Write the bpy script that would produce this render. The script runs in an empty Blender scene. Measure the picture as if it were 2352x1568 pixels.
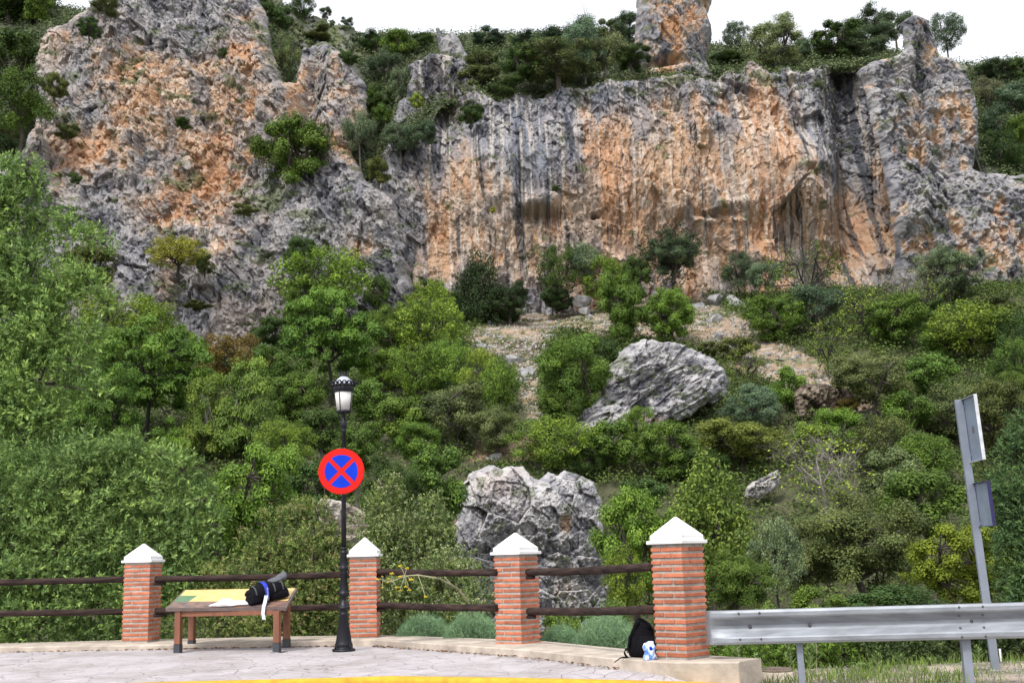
import bpy, math, random
import numpy as np
from mathutils import Vector, Matrix

SC = bpy.context.scene
COL = SC.collection
PI = math.pi
R8 = np.random.default_rng(11)
random.seed(5)

# ------------------------------------------------------------------ camera
F, A, RO, H = 2621.0, .1893, .0282, .95          # focal length in units of a 2352-wide frame
_f = np.array([0, math.cos(A), math.sin(A)])
_r0 = np.array([1., 0, 0])
_u0 = np.array([0, -math.sin(A), math.cos(A)])
_R = math.cos(RO) * _r0 - math.sin(RO) * _u0
_U = math.sin(RO) * _r0 + math.cos(RO) * _u0
CP = np.array([0, 0, H])

cd = bpy.data.cameras.new('camera')
cam = bpy.data.objects.new('camera', cd)
COL.objects.link(cam)
cd.sensor_width = 36
cd.lens = 36 * F / 2352
cd.clip_end = 3000
cd.clip_start = .05
M = Matrix(((_R[0], _U[0], -_f[0], 0), (_R[1], _U[1], -_f[1], 0), (_R[2], _U[2], -_f[2], H), (0, 0, 0, 1)))
cam.matrix_world = M
SC.camera = cam


def ray(u, v):
    return _R * (u - 1176) / F - _U * (v - 784) / F + _f


def at(u, v, y):
    d = ray(u, v)
    return CP + d * (y / d[1])


def onz(u, v, z):
    d = ray(u, v)
    return CP + d * ((z - H) / d[2])


def proj(X, Y, Z):
    Z = Z - H
    w = X * _f[0] + Y * _f[1] + Z * _f[2]
    return (1176 + F * (X * _R[0] + Y * _R[1] + Z * _R[2]) / w,
            784 - F * (X * _U[0] + Y * _U[1] + Z * _U[2]) / w)


# ------------------------------------------------------------------ noise
def _h(ix, iy, iz, s):
    n = (ix.astype(np.int64) * 73856093) ^ (iy.astype(np.int64) * 19349663) ^ (iz.astype(np.int64) * 83492791) ^ (s * 2654435761)
    n = n & 0xffffffff
    n = ((n ^ (n >> 15)) * 2246822519) & 0xffffffff
    n = ((n ^ (n >> 13)) * 3266489917) & 0xffffffff
    n = n ^ (n >> 16)
    return (n & 0xffffff).astype(np.float32) / np.float32(0xffffff)


def vn2(x, y, s=0):
    ix, iy = np.floor(x), np.floor(y)
    fx, fy = (x - ix), (y - iy)
    ix = ix.astype(np.int64); iy = iy.astype(np.int64); z = np.zeros_like(ix)
    fx = fx * fx * (3 - 2 * fx); fy = fy * fy * (3 - 2 * fy)
    a = _h(ix, iy, z, s); b = _h(ix + 1, iy, z, s); c = _h(ix, iy + 1, z, s); d = _h(ix + 1, iy + 1, z, s)
    return ((a * (1 - fx) + b * fx) * (1 - fy) + (c * (1 - fx) + d * fx) * fy) * 2 - 1


def fbm(x, y, o=4, s=0, g=.5):
    t = 0; a = 1; n = 0
    for k in range(o):
        t = t + a * vn2(x + 17.3 * k, y - 9.1 * k, s + k); n += a
        x = x * 2.03; y = y * 2.03; a *= g
    return t / n


def vn3(x, y, z, s=0):
    ix, iy, iz = np.floor(x), np.floor(y), np.floor(z)
    fx, fy, fz = x - ix, y - iy, z - iz
    ix = ix.astype(np.int64); iy = iy.astype(np.int64); iz = iz.astype(np.int64)
    fx = fx * fx * (3 - 2 * fx); fy = fy * fy * (3 - 2 * fy); fz = fz * fz * (3 - 2 * fz)
    r = 0
    for dx in (0, 1):
        for dy in (0, 1):
            for dz in (0, 1):
                w = (fx if dx else 1 - fx) * (fy if dy else 1 - fy) * (fz if dz else 1 - fz)
                r = r + w * _h(ix + dx, iy + dy, iz + dz, s)
    return r * 2 - 1


def facet(x, y, s=0, tilt=1.0):
    """tilted flat facets of a jittered cell pattern; returns height about -1..1 and border distance"""
    ix = np.floor(x).astype(np.int64); iy = np.floor(y).astype(np.int64); z = np.zeros_like(ix)
    d1 = np.full(x.shape, 9., np.float32); d2 = d1.copy(); hv = np.zeros_like(d1)
    for dx in (-1, 0, 1):
        for dy in (-1, 0, 1):
            cx, cy = ix + dx, iy + dy
            px = (cx + _h(cx, cy, z, s) - x).astype(np.float32); py = (cy + _h(cx, cy, z, s + 1) - y).astype(np.float32)
            d = px * px + py * py
            hh = (_h(cx, cy, z, s + 2) * 2 - 1) * .7 - tilt * (px * (_h(cx, cy, z, s + 3) * 2 - 1) + py * (_h(cx, cy, z, s + 4) * 1.6 - .5))
            m = d < d1
            d2 = np.where(m, d1, np.minimum(d2, d))
            hv = np.where(m, hh, hv); d1 = np.where(m, d, d1)
    return hv, np.sqrt(d2) - np.sqrt(d1)


def sstep(a, b, x):
    t = np.clip((x - a) / (b - a), 0, 1)
    return t * t * (3 - 2 * t)


# ------------------------------------------------------------------ object helpers
def tag(o, label=None, cat=None, group=None, kind=None):
    if label: o['label'] = label
    if cat: o['category'] = cat
    if group: o['group'] = group
    if kind: o['kind'] = kind
    return o


def link(name, data, parent=None):
    o = bpy.data.objects.new(name, data)
    COL.objects.link(o)
    if parent is not None: o.parent = parent
    return o


def empty(name, loc, rz=0, label=None, cat=None, group=None):
    o = link(name, None)
    o.location = loc; o.rotation_euler = (0, 0, rz)
    o.empty_display_size = .2
    return tag(o, label, cat, group)


def npmesh(name, V, Fq, mats, attr=None, smooth=False, midx=None, col=None):
    """V (n,3), Fq (m,k) ints all same size k"""
    me = bpy.data.meshes.new(name)
    V = np.ascontiguousarray(V, np.float32); Fq = np.ascontiguousarray(Fq, np.int32)
    n, k = Fq.shape
    me.vertices.add(len(V)); me.vertices.foreach_set('co', V.ravel())
    me.loops.add(n * k); me.loops.foreach_set('vertex_index', Fq.ravel())
    me.polygons.add(n); me.polygons.foreach_set('loop_start', np.arange(n, dtype=np.int32) * k)
    try: me.polygons.foreach_set('loop_total', np.full(n, k, np.int32))
    except Exception: pass
    me.update(calc_edges=True)
    for m in (mats if isinstance(mats, (list, tuple)) else [mats]): me.materials.append(m)
    if midx is not None: me.polygons.foreach_set('material_index', np.ascontiguousarray(midx, np.int32))
    if attr is not None:
        a = me.attributes.new('tint', 'FLOAT', 'FACE'); a.data.foreach_set('value', np.ascontiguousarray(attr, np.float32))
    if col is not None:
        a = me.attributes.new('Col', 'FLOAT_COLOR', 'POINT')
        a.data.foreach_set('color', np.ascontiguousarray(np.concatenate([col, np.ones((len(col), 1))], 1), np.float32).ravel())
    if smooth: me.polygons.foreach_set('use_smooth', np.ones(n, bool))
    return me


class MB:
    """collects shapes that become ONE mesh"""
    def __init__(s): s.v = []; s.f = []; s.m = []; s.t = []; s.sm = []; s.mat = 0; s.tint = .5; s.smooth = False

    def add(s, vs, fs, smooth=None):
        b = len(s.v); s.v += [tuple(map(float, p)) for p in vs]
        for f in fs:
            s.f.append([b + i for i in f]); s.m.append(s.mat); s.t.append(s.tint); s.sm.append(s.smooth if smooth is None else smooth)

    def box(s, x0, x1, y0, y1, z0, z1, T=None, ch=0):
        if ch:
            c = ch
            lo = [(x0 + c, y0 + c, z0), (x1 - c, y0 + c, z0), (x1 - c, y1 - c, z0), (x0 + c, y1 - c, z0)]
            a = [(x0, y0, z0 + c), (x1, y0, z0 + c), (x1, y1, z0 + c), (x0, y1, z0 + c)]
            b_ = [(x0, y0, z1 - c), (x1, y0, z1 - c), (x1, y1, z1 - c), (x0, y1, z1 - c)]
            hi = [(x0 + c, y0 + c, z1), (x1 - c, y0 + c, z1), (x1 - c, y1 - c, z1), (x0 + c, y1 - c, z1)]
            v = lo + a + b_ + hi
            f = [(3, 2, 1, 0), (12, 13, 14, 15)]
            for k in (0, 4, 8):
                for i in range(4): f.append((k + i, k + (i + 1) % 4, k + 4 + (i + 1) % 4, k + 4 + i))
        else:
            v = [(x0, y0, z0), (x1, y0, z0), (x1, y1, z0), (x0, y1, z0), (x0, y0, z1), (x1, y0, z1), (x1, y1, z1), (x0, y1, z1)]
            f = [(3, 2, 1, 0), (4, 5, 6, 7), (0, 1, 5, 4), (1, 2, 6, 5), (2, 3, 7, 6), (3, 0, 4, 7)]
        if T: v = [T(p) for p in v]
        s.add(v, f, False)

    def tube(s, pts, rs, n=8, cap=True, sq=None):
        pts = [Vector(p) for p in pts]
        if not hasattr(rs, '__len__'): rs = [rs] * len(pts)
        ref = Vector((0, 0, 1))
        vs = []; fs = []
        for i, p in enumerate(pts):
            d = (pts[min(i + 1, len(pts) - 1)] - pts[max(i - 1, 0)])
            if d.length < 1e-9: d = Vector((0, 0, 1))
            d.normalize()
            a = d.cross(ref)
            if a.length < .05: a = d.cross(Vector((1, 0, 0)))
            a.normalize(); b = d.cross(a)
            for k in range(n):
                t = 2 * PI * k / n
                vs.append(p + (a * math.cos(t) + b * math.sin(t)) * rs[i])
        for i in range(len(pts) - 1):
            for k in range(n):
                fs.append((i * n + k, i * n + (k + 1) % n, (i + 1) * n + (k + 1) % n, (i + 1) * n + k))
        if cap:
            fs.append(tuple(range(n))[::-1]); fs.append(tuple((len(pts) - 1) * n + k for k in range(n)))
        s.add(vs, fs, n > 5)

    def lathe(s, prof, n=24, cx=0, cy=0, flute=None, a0=0):
        vs = []; fs = []
        for i, (r, z) in enumerate(prof):
            for k in range(n):
                t = 2 * PI * k / n + a0
                rr = r
                if flute and flute[0] <= z <= flute[1] and k % 2: rr = r * .88
                vs.append((cx + rr * math.cos(t), cy + rr * math.sin(t), z))
        for i in range(len(prof) - 1):
            for k in range(n): fs.append((i * n + k, i * n + (k + 1) % n, (i + 1) * n + (k + 1) % n, (i + 1) * n + k))
        fs.append(tuple(range(n))[::-1]); fs.append(tuple((len(prof) - 1) * n + k for k in range(n)))
        s.add(vs, fs)

    def prism(s, poly, y0, y1, T=None):
        """poly in (x,z), extruded along y"""
        n = len(poly)
        v = [(x, y0, z) for x, z in poly] + [(x, y1, z) for x, z in poly]
        f = [tuple(range(n)), tuple(range(n, 2 * n))[::-1]] + [((i + 1) % n, i, n + i, n + (i + 1) % n) for i in range(n)]
        if T: v = [T(p) for p in v]
        s.add(v, f, False)

    def build(s, name, mats, parent=None):
        me = bpy.data.meshes.new(name)
        me.from_pydata(s.v, [], s.f)
        for m in (mats if isinstance(mats, (list, tuple)) else [mats]): me.materials.append(m)
        me.polygons.foreach_set('material_index', s.m)
        me.polygons.foreach_set('use_smooth', s.sm)
        a = me.attributes.new('tint', 'FLOAT', 'FACE'); a.data.foreach_set('value', s.t)
        me.update()
        return link(name, me, parent)


# ------------------------------------------------------------------ materials
def newmat(name):
    m = bpy.data.materials.new(name); m.use_nodes = True
    nt = m.node_tree; b = nt.nodes['Principled BSDF']
    return m, nt, b


def N(nt, t, **k):
    n = nt.nodes.new(t)
    for a, v in k.items():
        if a in n.inputs: n.inputs[a].default_value = v
        else: setattr(n, a, v)
    return n


def ramp(nt, stops):
    r = nt.nodes.new('ShaderNodeValToRGB'); cr = r.color_ramp
    while len(cr.elements) < len(stops): cr.elements.new(.5)
    for e, (p, c) in zip(cr.elements, stops):
        e.position = p; e.color = (*c, 1)
    return r


def mix(nt, fac, a, b, mode='MIX'):
    n = nt.nodes.new('ShaderNodeMix'); n.data_type = 'RGBA'; n.blend_type = mode
    for sock, val in ((n.inputs[0], fac), (n.inputs[6], a), (n.inputs[7], b)):
        if isinstance(val, (int, float)): sock.default_value = val
        elif isinstance(val, tuple): sock.default_value = (*val, 1)
        else: nt.links.new(val, sock)
    return n.outputs[2]


def noise(nt, scale, detail=4, rough=.55, vec=None, dist=0):
    n = N(nt, 'ShaderNodeTexNoise'); n.inputs['Scale'].default_value = scale
    n.inputs['Detail'].default_value = detail; n.inputs['Roughness'].default_value = rough
    n.inputs['Distortion'].default_value = dist
    if vec is not None: nt.links.new(vec, n.inputs['Vector'])
    return n


def objco(nt, scale=None):
    t = nt.nodes.new('ShaderNodeTexCoord')
    if scale is None: return t.outputs['Object']
    m = nt.nodes.new('ShaderNodeMapping'); m.inputs['Scale'].default_value = scale
    nt.links.new(t.outputs['Object'], m.inputs['Vector'])
    return m.outputs['Vector']


def simple(name, c, rough=.6, metal=0, var=.25, scale=12, bump=0, tintvar=0, spec=.5, stretch=(1, 1, 1), c2=None):
    m, nt, b = newmat(name)
    co = objco(nt, stretch)
    n = noise(nt, scale, 5, .6, co)
    lo = tuple(x * (1 - var) for x in c) if c2 is None else c2
    hi = tuple(min(1, x * (1 + var * .6)) for x in c)
    r = ramp(nt, [(.3, lo), (.7, hi)])
    nt.links.new(n.outputs['Fac'], r.inputs['Fac'])
    out = r.outputs['Color']
    if tintvar:
        at_ = N(nt, 'ShaderNodeAttribute', attribute_name='tint')
        rr = ramp(nt, [(0, (1 - tintvar,) * 3), (1, (1 + tintvar * .5,) * 3)])
        nt.links.new(at_.outputs['Fac'], rr.inputs['Fac'])
        out = mix(nt, 1.0, out, rr.outputs['Color'], 'MULTIPLY')
    nt.links.new(out, b.inputs['Base Color'])
    b.inputs['Roughness'].default_value = rough; b.inputs['Metallic'].default_value = metal
    b.inputs['Specular IOR Level'].default_value = spec
    if bump:
        bp = N(nt, 'ShaderNodeBump'); bp.inputs['Strength'].default_value = bump; bp.inputs['Distance'].default_value = .02
        n2 = noise(nt, scale * 4, 6, .7, co)
        nt.links.new(n2.outputs['Fac'], bp.inputs['Height']); nt.links.new(bp.outputs['Normal'], b.inputs['Normal'])
    return m


def leafmat():
    m, nt, b = newmat('leaf')
    oi = nt.nodes.new('ShaderNodeObjectInfo')
    at_ = N(nt, 'ShaderNodeAttribute', attribute_name='tint')
    rr = ramp(nt, [(0, (.48, .55, .50)), (.5, (1.08, 1.1, 1.0)), (.85, (1.9, 1.8, 1.4)), (1, (2.4, 2.05, 1.5))])
    nt.links.new(at_.outputs['Fac'], rr.inputs['Fac'])
    c = mix(nt, 1.0, oi.outputs['Color'], rr.outputs['Color'], 'MULTIPLY')
    nt.links.new(c, b.inputs['Base Color'])
    b.inputs['Roughness'].default_value = .6; b.inputs['Specular IOR Level'].default_value = .18
    tr = nt.nodes.new('ShaderNodeBsdfTranslucent'); nt.links.new(c, tr.inputs['Color'])
    ms = nt.nodes.new('ShaderNodeMixShader'); ms.inputs[0].default_value = .25
    nt.links.new(b.outputs[0], ms.inputs[1]); nt.links.new(tr.outputs[0], ms.inputs[2])
    nt.links.new(ms.outputs[0], nt.nodes['Material Output'].inputs['Surface'])
    return m


def rockmat(name='limestone', micro=(9, 9, 9)):
    m, nt, b = newmat(name)
    at_ = N(nt, 'ShaderNodeAttribute', attribute_name='Col')
    co = objco(nt)
    n = noise(nt, 4.5, 9, .78, co)
    r = ramp(nt, [(.30, (.68, .68, .70)), (.5, (.95, .95, .95)), (.70, (1.24, 1.22, 1.18))])
    nt.links.new(n.outputs['Fac'], r.inputs['Fac'])
    c = mix(nt, 1.0, at_.outputs['Color'], r.outputs['Color'], 'MULTIPLY')
    nt.links.new(c, b.inputs['Base Color'])
    b.inputs['Roughness'].default_value = .92; b.inputs['Specular IOR Level'].default_value = .15
    bp = N(nt, 'ShaderNodeBump'); bp.inputs['Strength'].default_value = .6; bp.inputs['Distance'].default_value = .12
    nt.links.new(n.outputs['Fac'], bp.inputs['Height']); nt.links.new(bp.outputs['Normal'], b.inputs['Normal'])
    return m


LEAF = leafmat()
ROCK = rockmat()
BARK = simple('bark', (.085, .07, .06), .9, var=.5, scale=6, stretch=(1, 1, .3))
BARKD = simple('dark_bark', (.03, .026, .024), .9, var=.5, scale=6)
BARKG = simple('grey_bark', (.22, .20, .185), .9, var=.4, scale=6)
BRICK = simple('brick', (.52, .175, .09), .85, var=.25, scale=9, bump=.4, tintvar=.35, c2=(.40, .115, .06))
MORTAR = simple('mortar', (.42, .395, .36), .95, var=.3, scale=14, bump=.6)
WHITE = simple('white_paint', (.84, .83, .84), .6, var=.12, scale=7)
WOOD = simple('dark_timber', (.048, .030, .026), .85, var=.85, scale=9, bump=.9, stretch=(.35, .6, 3), spec=.2)
CONC = simple('concrete', (.50, .43, .36), .95, var=.42, scale=3.0, bump=.5)
BLACKM = simple('black_iron', (.008, .0085, .014), .42, metal=.0, var=.3, scale=8, spec=.35)
DOME = simple('dome_paint', (.45, .48, .58), .3, var=.1, scale=5)
RED = simple('red_film', (.70, .012, .008), .45, var=.16, scale=9, spec=.2)
BLUE = simple('blue_film', (.002, .04, .58), .45, var=.16, scale=9, spec=.18)
GALV = simple('galvanised_steel', (.30, .32, .355), .5, metal=.35, var=.3, scale=5, stretch=(.6, 3, 3))
GALV2 = simple('grey_steel', (.25, .28, .34), .5, metal=.3, var=.15, scale=6)
GALV3 = simple('shaded_sheet_metal', (.24, .29, .37), .55, metal=.2, var=.2, scale=4)  # steel of the panel backs, their shade put into the colour
BOLT = simple('bolt_steel', (.12, .115, .12), .5, metal=.5)
TWOOD = simple('varnished_wood', (.22, .085, .045), .55, var=.4, scale=8, stretch=(1, 1, .15), bump=.2)
DGREY = simple('dark_metal', (.045, .05, .06), .5)
FRAME = simple('panel_edge', (.16, .12, .11), .5)
BLACKF = simple('black_fabric', (.006, .0055, .008), .9, var=.4, scale=20, bump=.5, spec=.15)
GREYF = simple('grey_mesh_fabric', (.10, .105, .12), .8, var=.3, scale=30)
STRAPB = simple('blue_webbing', (.01, .03, .45), .7)
STRAPW = simple('white_webbing', (.62, .66, .78), .7, var=.15, scale=40)
BAG = simple('white_plastic', (.88, .88, .9), .4, var=.05)
YELLOW = simple('yellow_paint', (.64, .36, .018), .7, var=.32, scale=9, bump=.5)
ASPH = simple('asphalt', (.06, .06, .062), .9, var=.3, scale=30, bump=.5)
GLASS = simple('frosted_glass', (.62, .62, .60), .35, var=.06, scale=4)
NAVY = simple('navy_film', (.02, .015, .09), .5)
FLOWER = simple('yellow_flower', (.75, .55, .02), .7, var=.2)
STALK = simple('pale_stalk', (.38, .36, .22), .7, var=.3)
LITTER = simple('leaf_litter', (.20, .09, .035), .9, var=.6, scale=30, tintvar=.8)
STONE = simple('white_stone', (.32, .30, .275), .95, var=.3, scale=3, tintvar=.5)
IRONW = simple('weathered_cover', (.22, .17, .14), .9, var=.4, scale=9)


def pavemat():
    m, nt, b = newmat('stamped_concrete')
    co = objco(nt, (1.0, .8, 1))
    wn = noise(nt, 2.2, 3, .5, co)
    vadd = nt.nodes.new('ShaderNodeMix'); vadd.data_type = 'VECTOR'; vadd.inputs[0].default_value = .22
    nt.links.new(co, vadd.inputs[4]); nt.links.new(wn.outputs['Color'], vadd.inputs[5])
    vo = nt.nodes.new('ShaderNodeTexVoronoi'); vo.feature = 'DISTANCE_TO_EDGE'; vo.inputs['Scale'].default_value = 3.9
    nt.links.new(vadd.outputs[1], vo.inputs['Vector'])
    r = ramp(nt, [(0, (.36, .34, .34)), (.010, (.62, .60, .60)), (.022, (1, 1, 1))])
    nt.links.new(vo.outputs['Distance'], r.inputs['Fac'])
    vc = nt.nodes.new('ShaderNodeTexVoronoi'); vc.inputs['Scale'].default_value = 3.9
    nt.links.new(vadd.outputs[1], vc.inputs['Vector'])
    cr = ramp(nt, [(0, (.415, .39, .405)), (1, (.47, .445, .46))])
    nt.links.new(vc.outputs['Color'], cr.inputs['Fac'])
    n2 = noise(nt, 7, 7, .7, co)
    r2 = ramp(nt, [(.3, (.82, .81, .80)), (.7, (1.1, 1.1, 1.12))])
    nt.links.new(n2.outputs['Fac'], r2.inputs['Fac'])
    # some joints are worn away
    n3 = noise(nt, .9, 3, .5, co)
    r3 = ramp(nt, [(.42, (0, 0, 0)), (.58, (1, 1, 1))])
    nt.links.new(n3.outputs['Fac'], r3.inputs['Fac'])
    joint = mix(nt, r3.outputs['Color'], mix(nt, .5, (1, 1, 1), r.outputs['Color']), r.outputs['Color'])
    c = mix(nt, 1.0, cr.outputs['Color'], joint, 'MULTIPLY')
    c = mix(nt, 1.0, c, r2.outputs['Color'], 'MULTIPLY')
    n4 = noise(nt, 1.3, 5, .6, co, .6); r4 = ramp(nt, [(.35, (.80, .77, .74)), (.6, (1.06, 1.05, 1.05))]); nt.links.new(n4.outputs['Fac'], r4.inputs['Fac'])
    c = mix(nt, 1.0, c, r4.outputs['Color'], 'MULTIPLY')
    n5 = noise(nt, 45, 3, .7, co); r5 = ramp(nt, [(.38, (.86, .85, .84)), (.6, (1.05, 1.05, 1.05))]); nt.links.new(n5.outputs['Fac'], r5.inputs['Fac'])
    c = mix(nt, 1.0, c, r5.outputs['Color'], 'MULTIPLY')
    nt.links.new(c, b.inputs['Base Color']); b.inputs['Roughness'].default_value = .8
    bp = N(nt, 'ShaderNodeBump'); bp.inputs['Strength'].default_value = .5; bp.inputs['Distance'].default_value = .01
    nt.links.new(r.outputs['Color'], bp.inputs['Height']); nt.links.new(bp.outputs['Normal'], b.inputs['Normal'])
    return m


nt_ = BRICK.node_tree; b_ = nt_.nodes['Principled BSDF']; src = b_.inputs['Base Color'].links[0].from_socket
n_ = noise(nt_, 3.3, 6, .7, objco(nt_)); r_ = ramp(nt_, [(.60, (0, 0, 0)), (.74, (.55, .55, .55))]); nt_.links.new(n_.outputs['Fac'], r_.inputs['Fac'])
c_ = mix(nt_, r_.outputs['Color'], src, (.50, .40, .35))
n_ = noise(nt_, 26, 3, .6, objco(nt_)); r_ = ramp(nt_, [(.64, (0, 0, 0)), (.70, (.7, .7, .7))]); nt_.links.new(n_.outputs['Fac'], r_.inputs['Fac'])
c_ = mix(nt_, r_.outputs['Color'], c_, (.13, .06, .045)); nt_.links.new(c_, b_.inputs['Base Color'])
PAVE = pavemat()


def panelmat():
    m, nt, b = newmat('printed_panel')
    tc = objco(nt)
    sx = nt.nodes.new('ShaderNodeSeparateXYZ'); nt.links.new(tc, sx.inputs[0])

    def gt(sock, v):
        n = nt.nodes.new('ShaderNodeMath'); n.operation = 'GREATER_THAN'; n.inputs[1].default_value = v
        nt.links.new(sock, n.inputs[0]); return n.outputs[0]
    n = noise(nt, 9, 4, .6, tc)
    dk = ramp(nt, [(.35, (.10, .085, .10)), (.55, (.24, .15, .12)), (.75, (.42, .18, .10))])
    nt.links.new(n.outputs['Fac'], dk.inputs['Fac'])
    ye = ramp(nt, [(.3, (.70, .47, .16)), (.7, (.76, .56, .25))])
    nt.links.new(n.outputs['Fac'], ye.inputs['Fac'])
    gr = ramp(nt, [(.3, (.08, .20, .10)), (.7, (.16, .26, .16))])
    nt.links.new(n.outputs['Fac'], gr.inputs['Fac'])
    low = gt(sx.outputs['Y'], .25)
    c = mix(nt, low, dk.outputs['Color'], ye.outputs['Color'])
    notleft = gt(sx.outputs['X'], .16)
    top = gt(sx.outputs['Y'], .50)
    mx = nt.nodes.new('ShaderNodeMath'); mx.operation = 'MAXIMUM'
    nt.links.new(notleft, mx.inputs[0]); nt.links.new(top, mx.inputs[1])
    mx2 = nt.nodes.new('ShaderNodeMath'); mx2.operation = 'MAXIMUM'
    nt.links.new(mx.outputs[0], mx2.inputs[0])
    inv = nt.nodes.new('ShaderNodeMath'); inv.operation = 'SUBTRACT'; inv.inputs[0].default_value = 1
    nt.links.new(low, inv.inputs[1]); nt.links.new(inv.outputs[0], mx2.inputs[1])
    c = mix(nt, mx2.outputs[0], gr.outputs['Color'], c)
    nt.links.new(c, b.inputs['Base Color']); b.inputs['Roughness'].default_value = .3
    return m


PANEL = panelmat()


def soilmat():
    m, nt, b = newmat('hillside_soil')
    at_ = N(nt, 'ShaderNodeAttribute', attribute_name='Col')
    co = objco(nt)
    n = noise(nt, 2.2, 9, .75, co)
    r = ramp(nt, [(.33, (.5, .5, .46)), (.5, (1, 1, 1)), (.68, (1.5, 1.5, 1.5))])
    nt.links.new(n.outputs['Fac'], r.inputs['Fac'])
    c = mix(nt, 1.0, at_.outputs['Color'], r.outputs['Color'], 'MULTIPLY')
    nt.links.new(c, b.inputs['Base Color']); b.inputs['Roughness'].default_value = .95
    bp = N(nt, 'ShaderNodeBump'); bp.inputs['Strength'].default_value = .8; bp.inputs['Distance'].default_value = .15
    nt.links.new(n.outputs['Fac'], bp.inputs['Height']); nt.links.new(bp.outputs['Normal'], b.inputs['Normal'])
    return m


SOIL = soilmat()


# ------------------------------------------------------------------ polygons in frame units
def inside(poly, u, v):
    r = np.zeros(u.shape, bool); n = len(poly)
    for i in range(n):
        x0, y0 = poly[i]; x1, y1 = poly[(i + 1) % n]
        if y0 == y1: continue
        c = ((y0 > v) != (y1 > v)) & (u < (x1 - x0) * (v - y0) / (y1 - y0) + x0)
        r ^= c
    return r


def edist(poly, u, v, closed=True):
    d = np.full(u.shape, 1e9, np.float32); n = len(poly)
    for i in range(n if closed else n - 1):
        x0, y0 = poly[i]; x1, y1 = poly[(i + 1) % n]
        dx, dy = x1 - x0, y1 - y0
        L = dx * dx + dy * dy
        t = np.clip(((u - x0) * dx + (v - y0) * dy) / L, 0, 1)
        d = np.minimum(d, (u - x0 - t * dx) ** 2 + (v - y0 - t * dy) ** 2)
    return np.sqrt(d)


def blobs(u, v, L):
    r = np.zeros(u.shape, np.float32)
    for (cx, cy, rx, ry, w) in L:
        r += w * np.exp(-(((u - cx) / rx) ** 2 + ((v - cy) / ry) ** 2))
    return r


#@@TERRAIN
# ------------------------------------------------------------------ hillside terrain
TY = np.array([-60, 17.2, 18.5, 22, 26, 31, 36, 44, 54, 66, 78, 90, 97, 104], float)
TZ = np.array([-.6, -.75, -1.3, -2.5, -2.8, -2.4, -1.0, 2.6, 7.5, 11.6, 16.3, 20.8, 23.4, 25.0])


def ye(x): return np.interp(x, [-8, -2, 0, 1.5, 2.1, 3, 8], [16.6, 16.1, 14.5, 12.1, 12.2, 12.7, 13.0])


def tz(x, y):
    x = np.asarray(x, float); y = np.asarray(y, float)
    e = y - ye(x)
    near = np.where(x > 2.0, -.27, -.36) - np.interp(e, [-1, 0, .5, 2, 5, 9], [0, 0, .12, .9, 2.0, 2.4])
    far = np.interp(y, TY, TZ)
    t = sstep(19, 25, y)
    z = near * (1 - t) + far * t
    z = z + (fbm(x / 9 + 3, y / 9, 3, 41) * .9 + fbm(x / 2.2, y / 2.2, 3, 45) * .16) * sstep(20, 32, y)
    # right flank rises a little, left flank too
    z = z + sstep(12, 34, x) * sstep(35, 80, y) * 1.6
    uu = 1176 + F * x / (y * 1.04) + 10
    vl = np.interp(uu, [100, 300, 480, 640, 720, 800], [740, 785, 815, 815, 760, 690])
    zl = H + y * (1292 - vl) / F * .985
    z = np.where(y > 56, np.minimum(z, zl + .25 * fbm(x / 2.2, y / 2.2, 3, 46)), z)
    return z


def hit(u, v):
    """point of the hillside seen at (u, v)"""
    ymax = float(np.interp(u, [0, 700, 860, 960, 2030, 2070, 2352], [79.5, 79.5, 83, 86.5, 86.5, 82, 82]))     # stay in front of the rock faces
    d = ray(u, v); ys = np.linspace(20, ymax, 840)
    P = CP[None] + d[None] * (ys / d[1])[:, None]
    g = tz(P[:, 0], P[:, 1]) - P[:, 2]
    k = np.nonzero(g > 0)[0]
    k = k[0] if len(k) else len(ys) - 1
    return P[k]


SCREE = [(1070, 770), (1110, 742), (1190, 730), (1230, 690), (1340, 690), (1400, 700), (1470, 700), (1590, 668), (1640, 690), (1730, 745),
         (1800, 790), (1870, 825), (1940, 872), (2080, 960), (1960, 965), (1830, 905), (1770, 875), (1700, 860), (1650, 800), (1580, 795), (1450, 780), (1300, 760),
         (1262, 780), (1240, 850), (1240, 930), (1262, 985), (1215, 985), (1195, 890), (1135, 830), (1075, 800)]
PATCH = [[(1030, 1180), (1062, 1180), (1062, 1290), (1020, 1290)], [(1090, 1010), (1230, 990), (1240, 1060), (1080, 1060)]]


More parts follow.
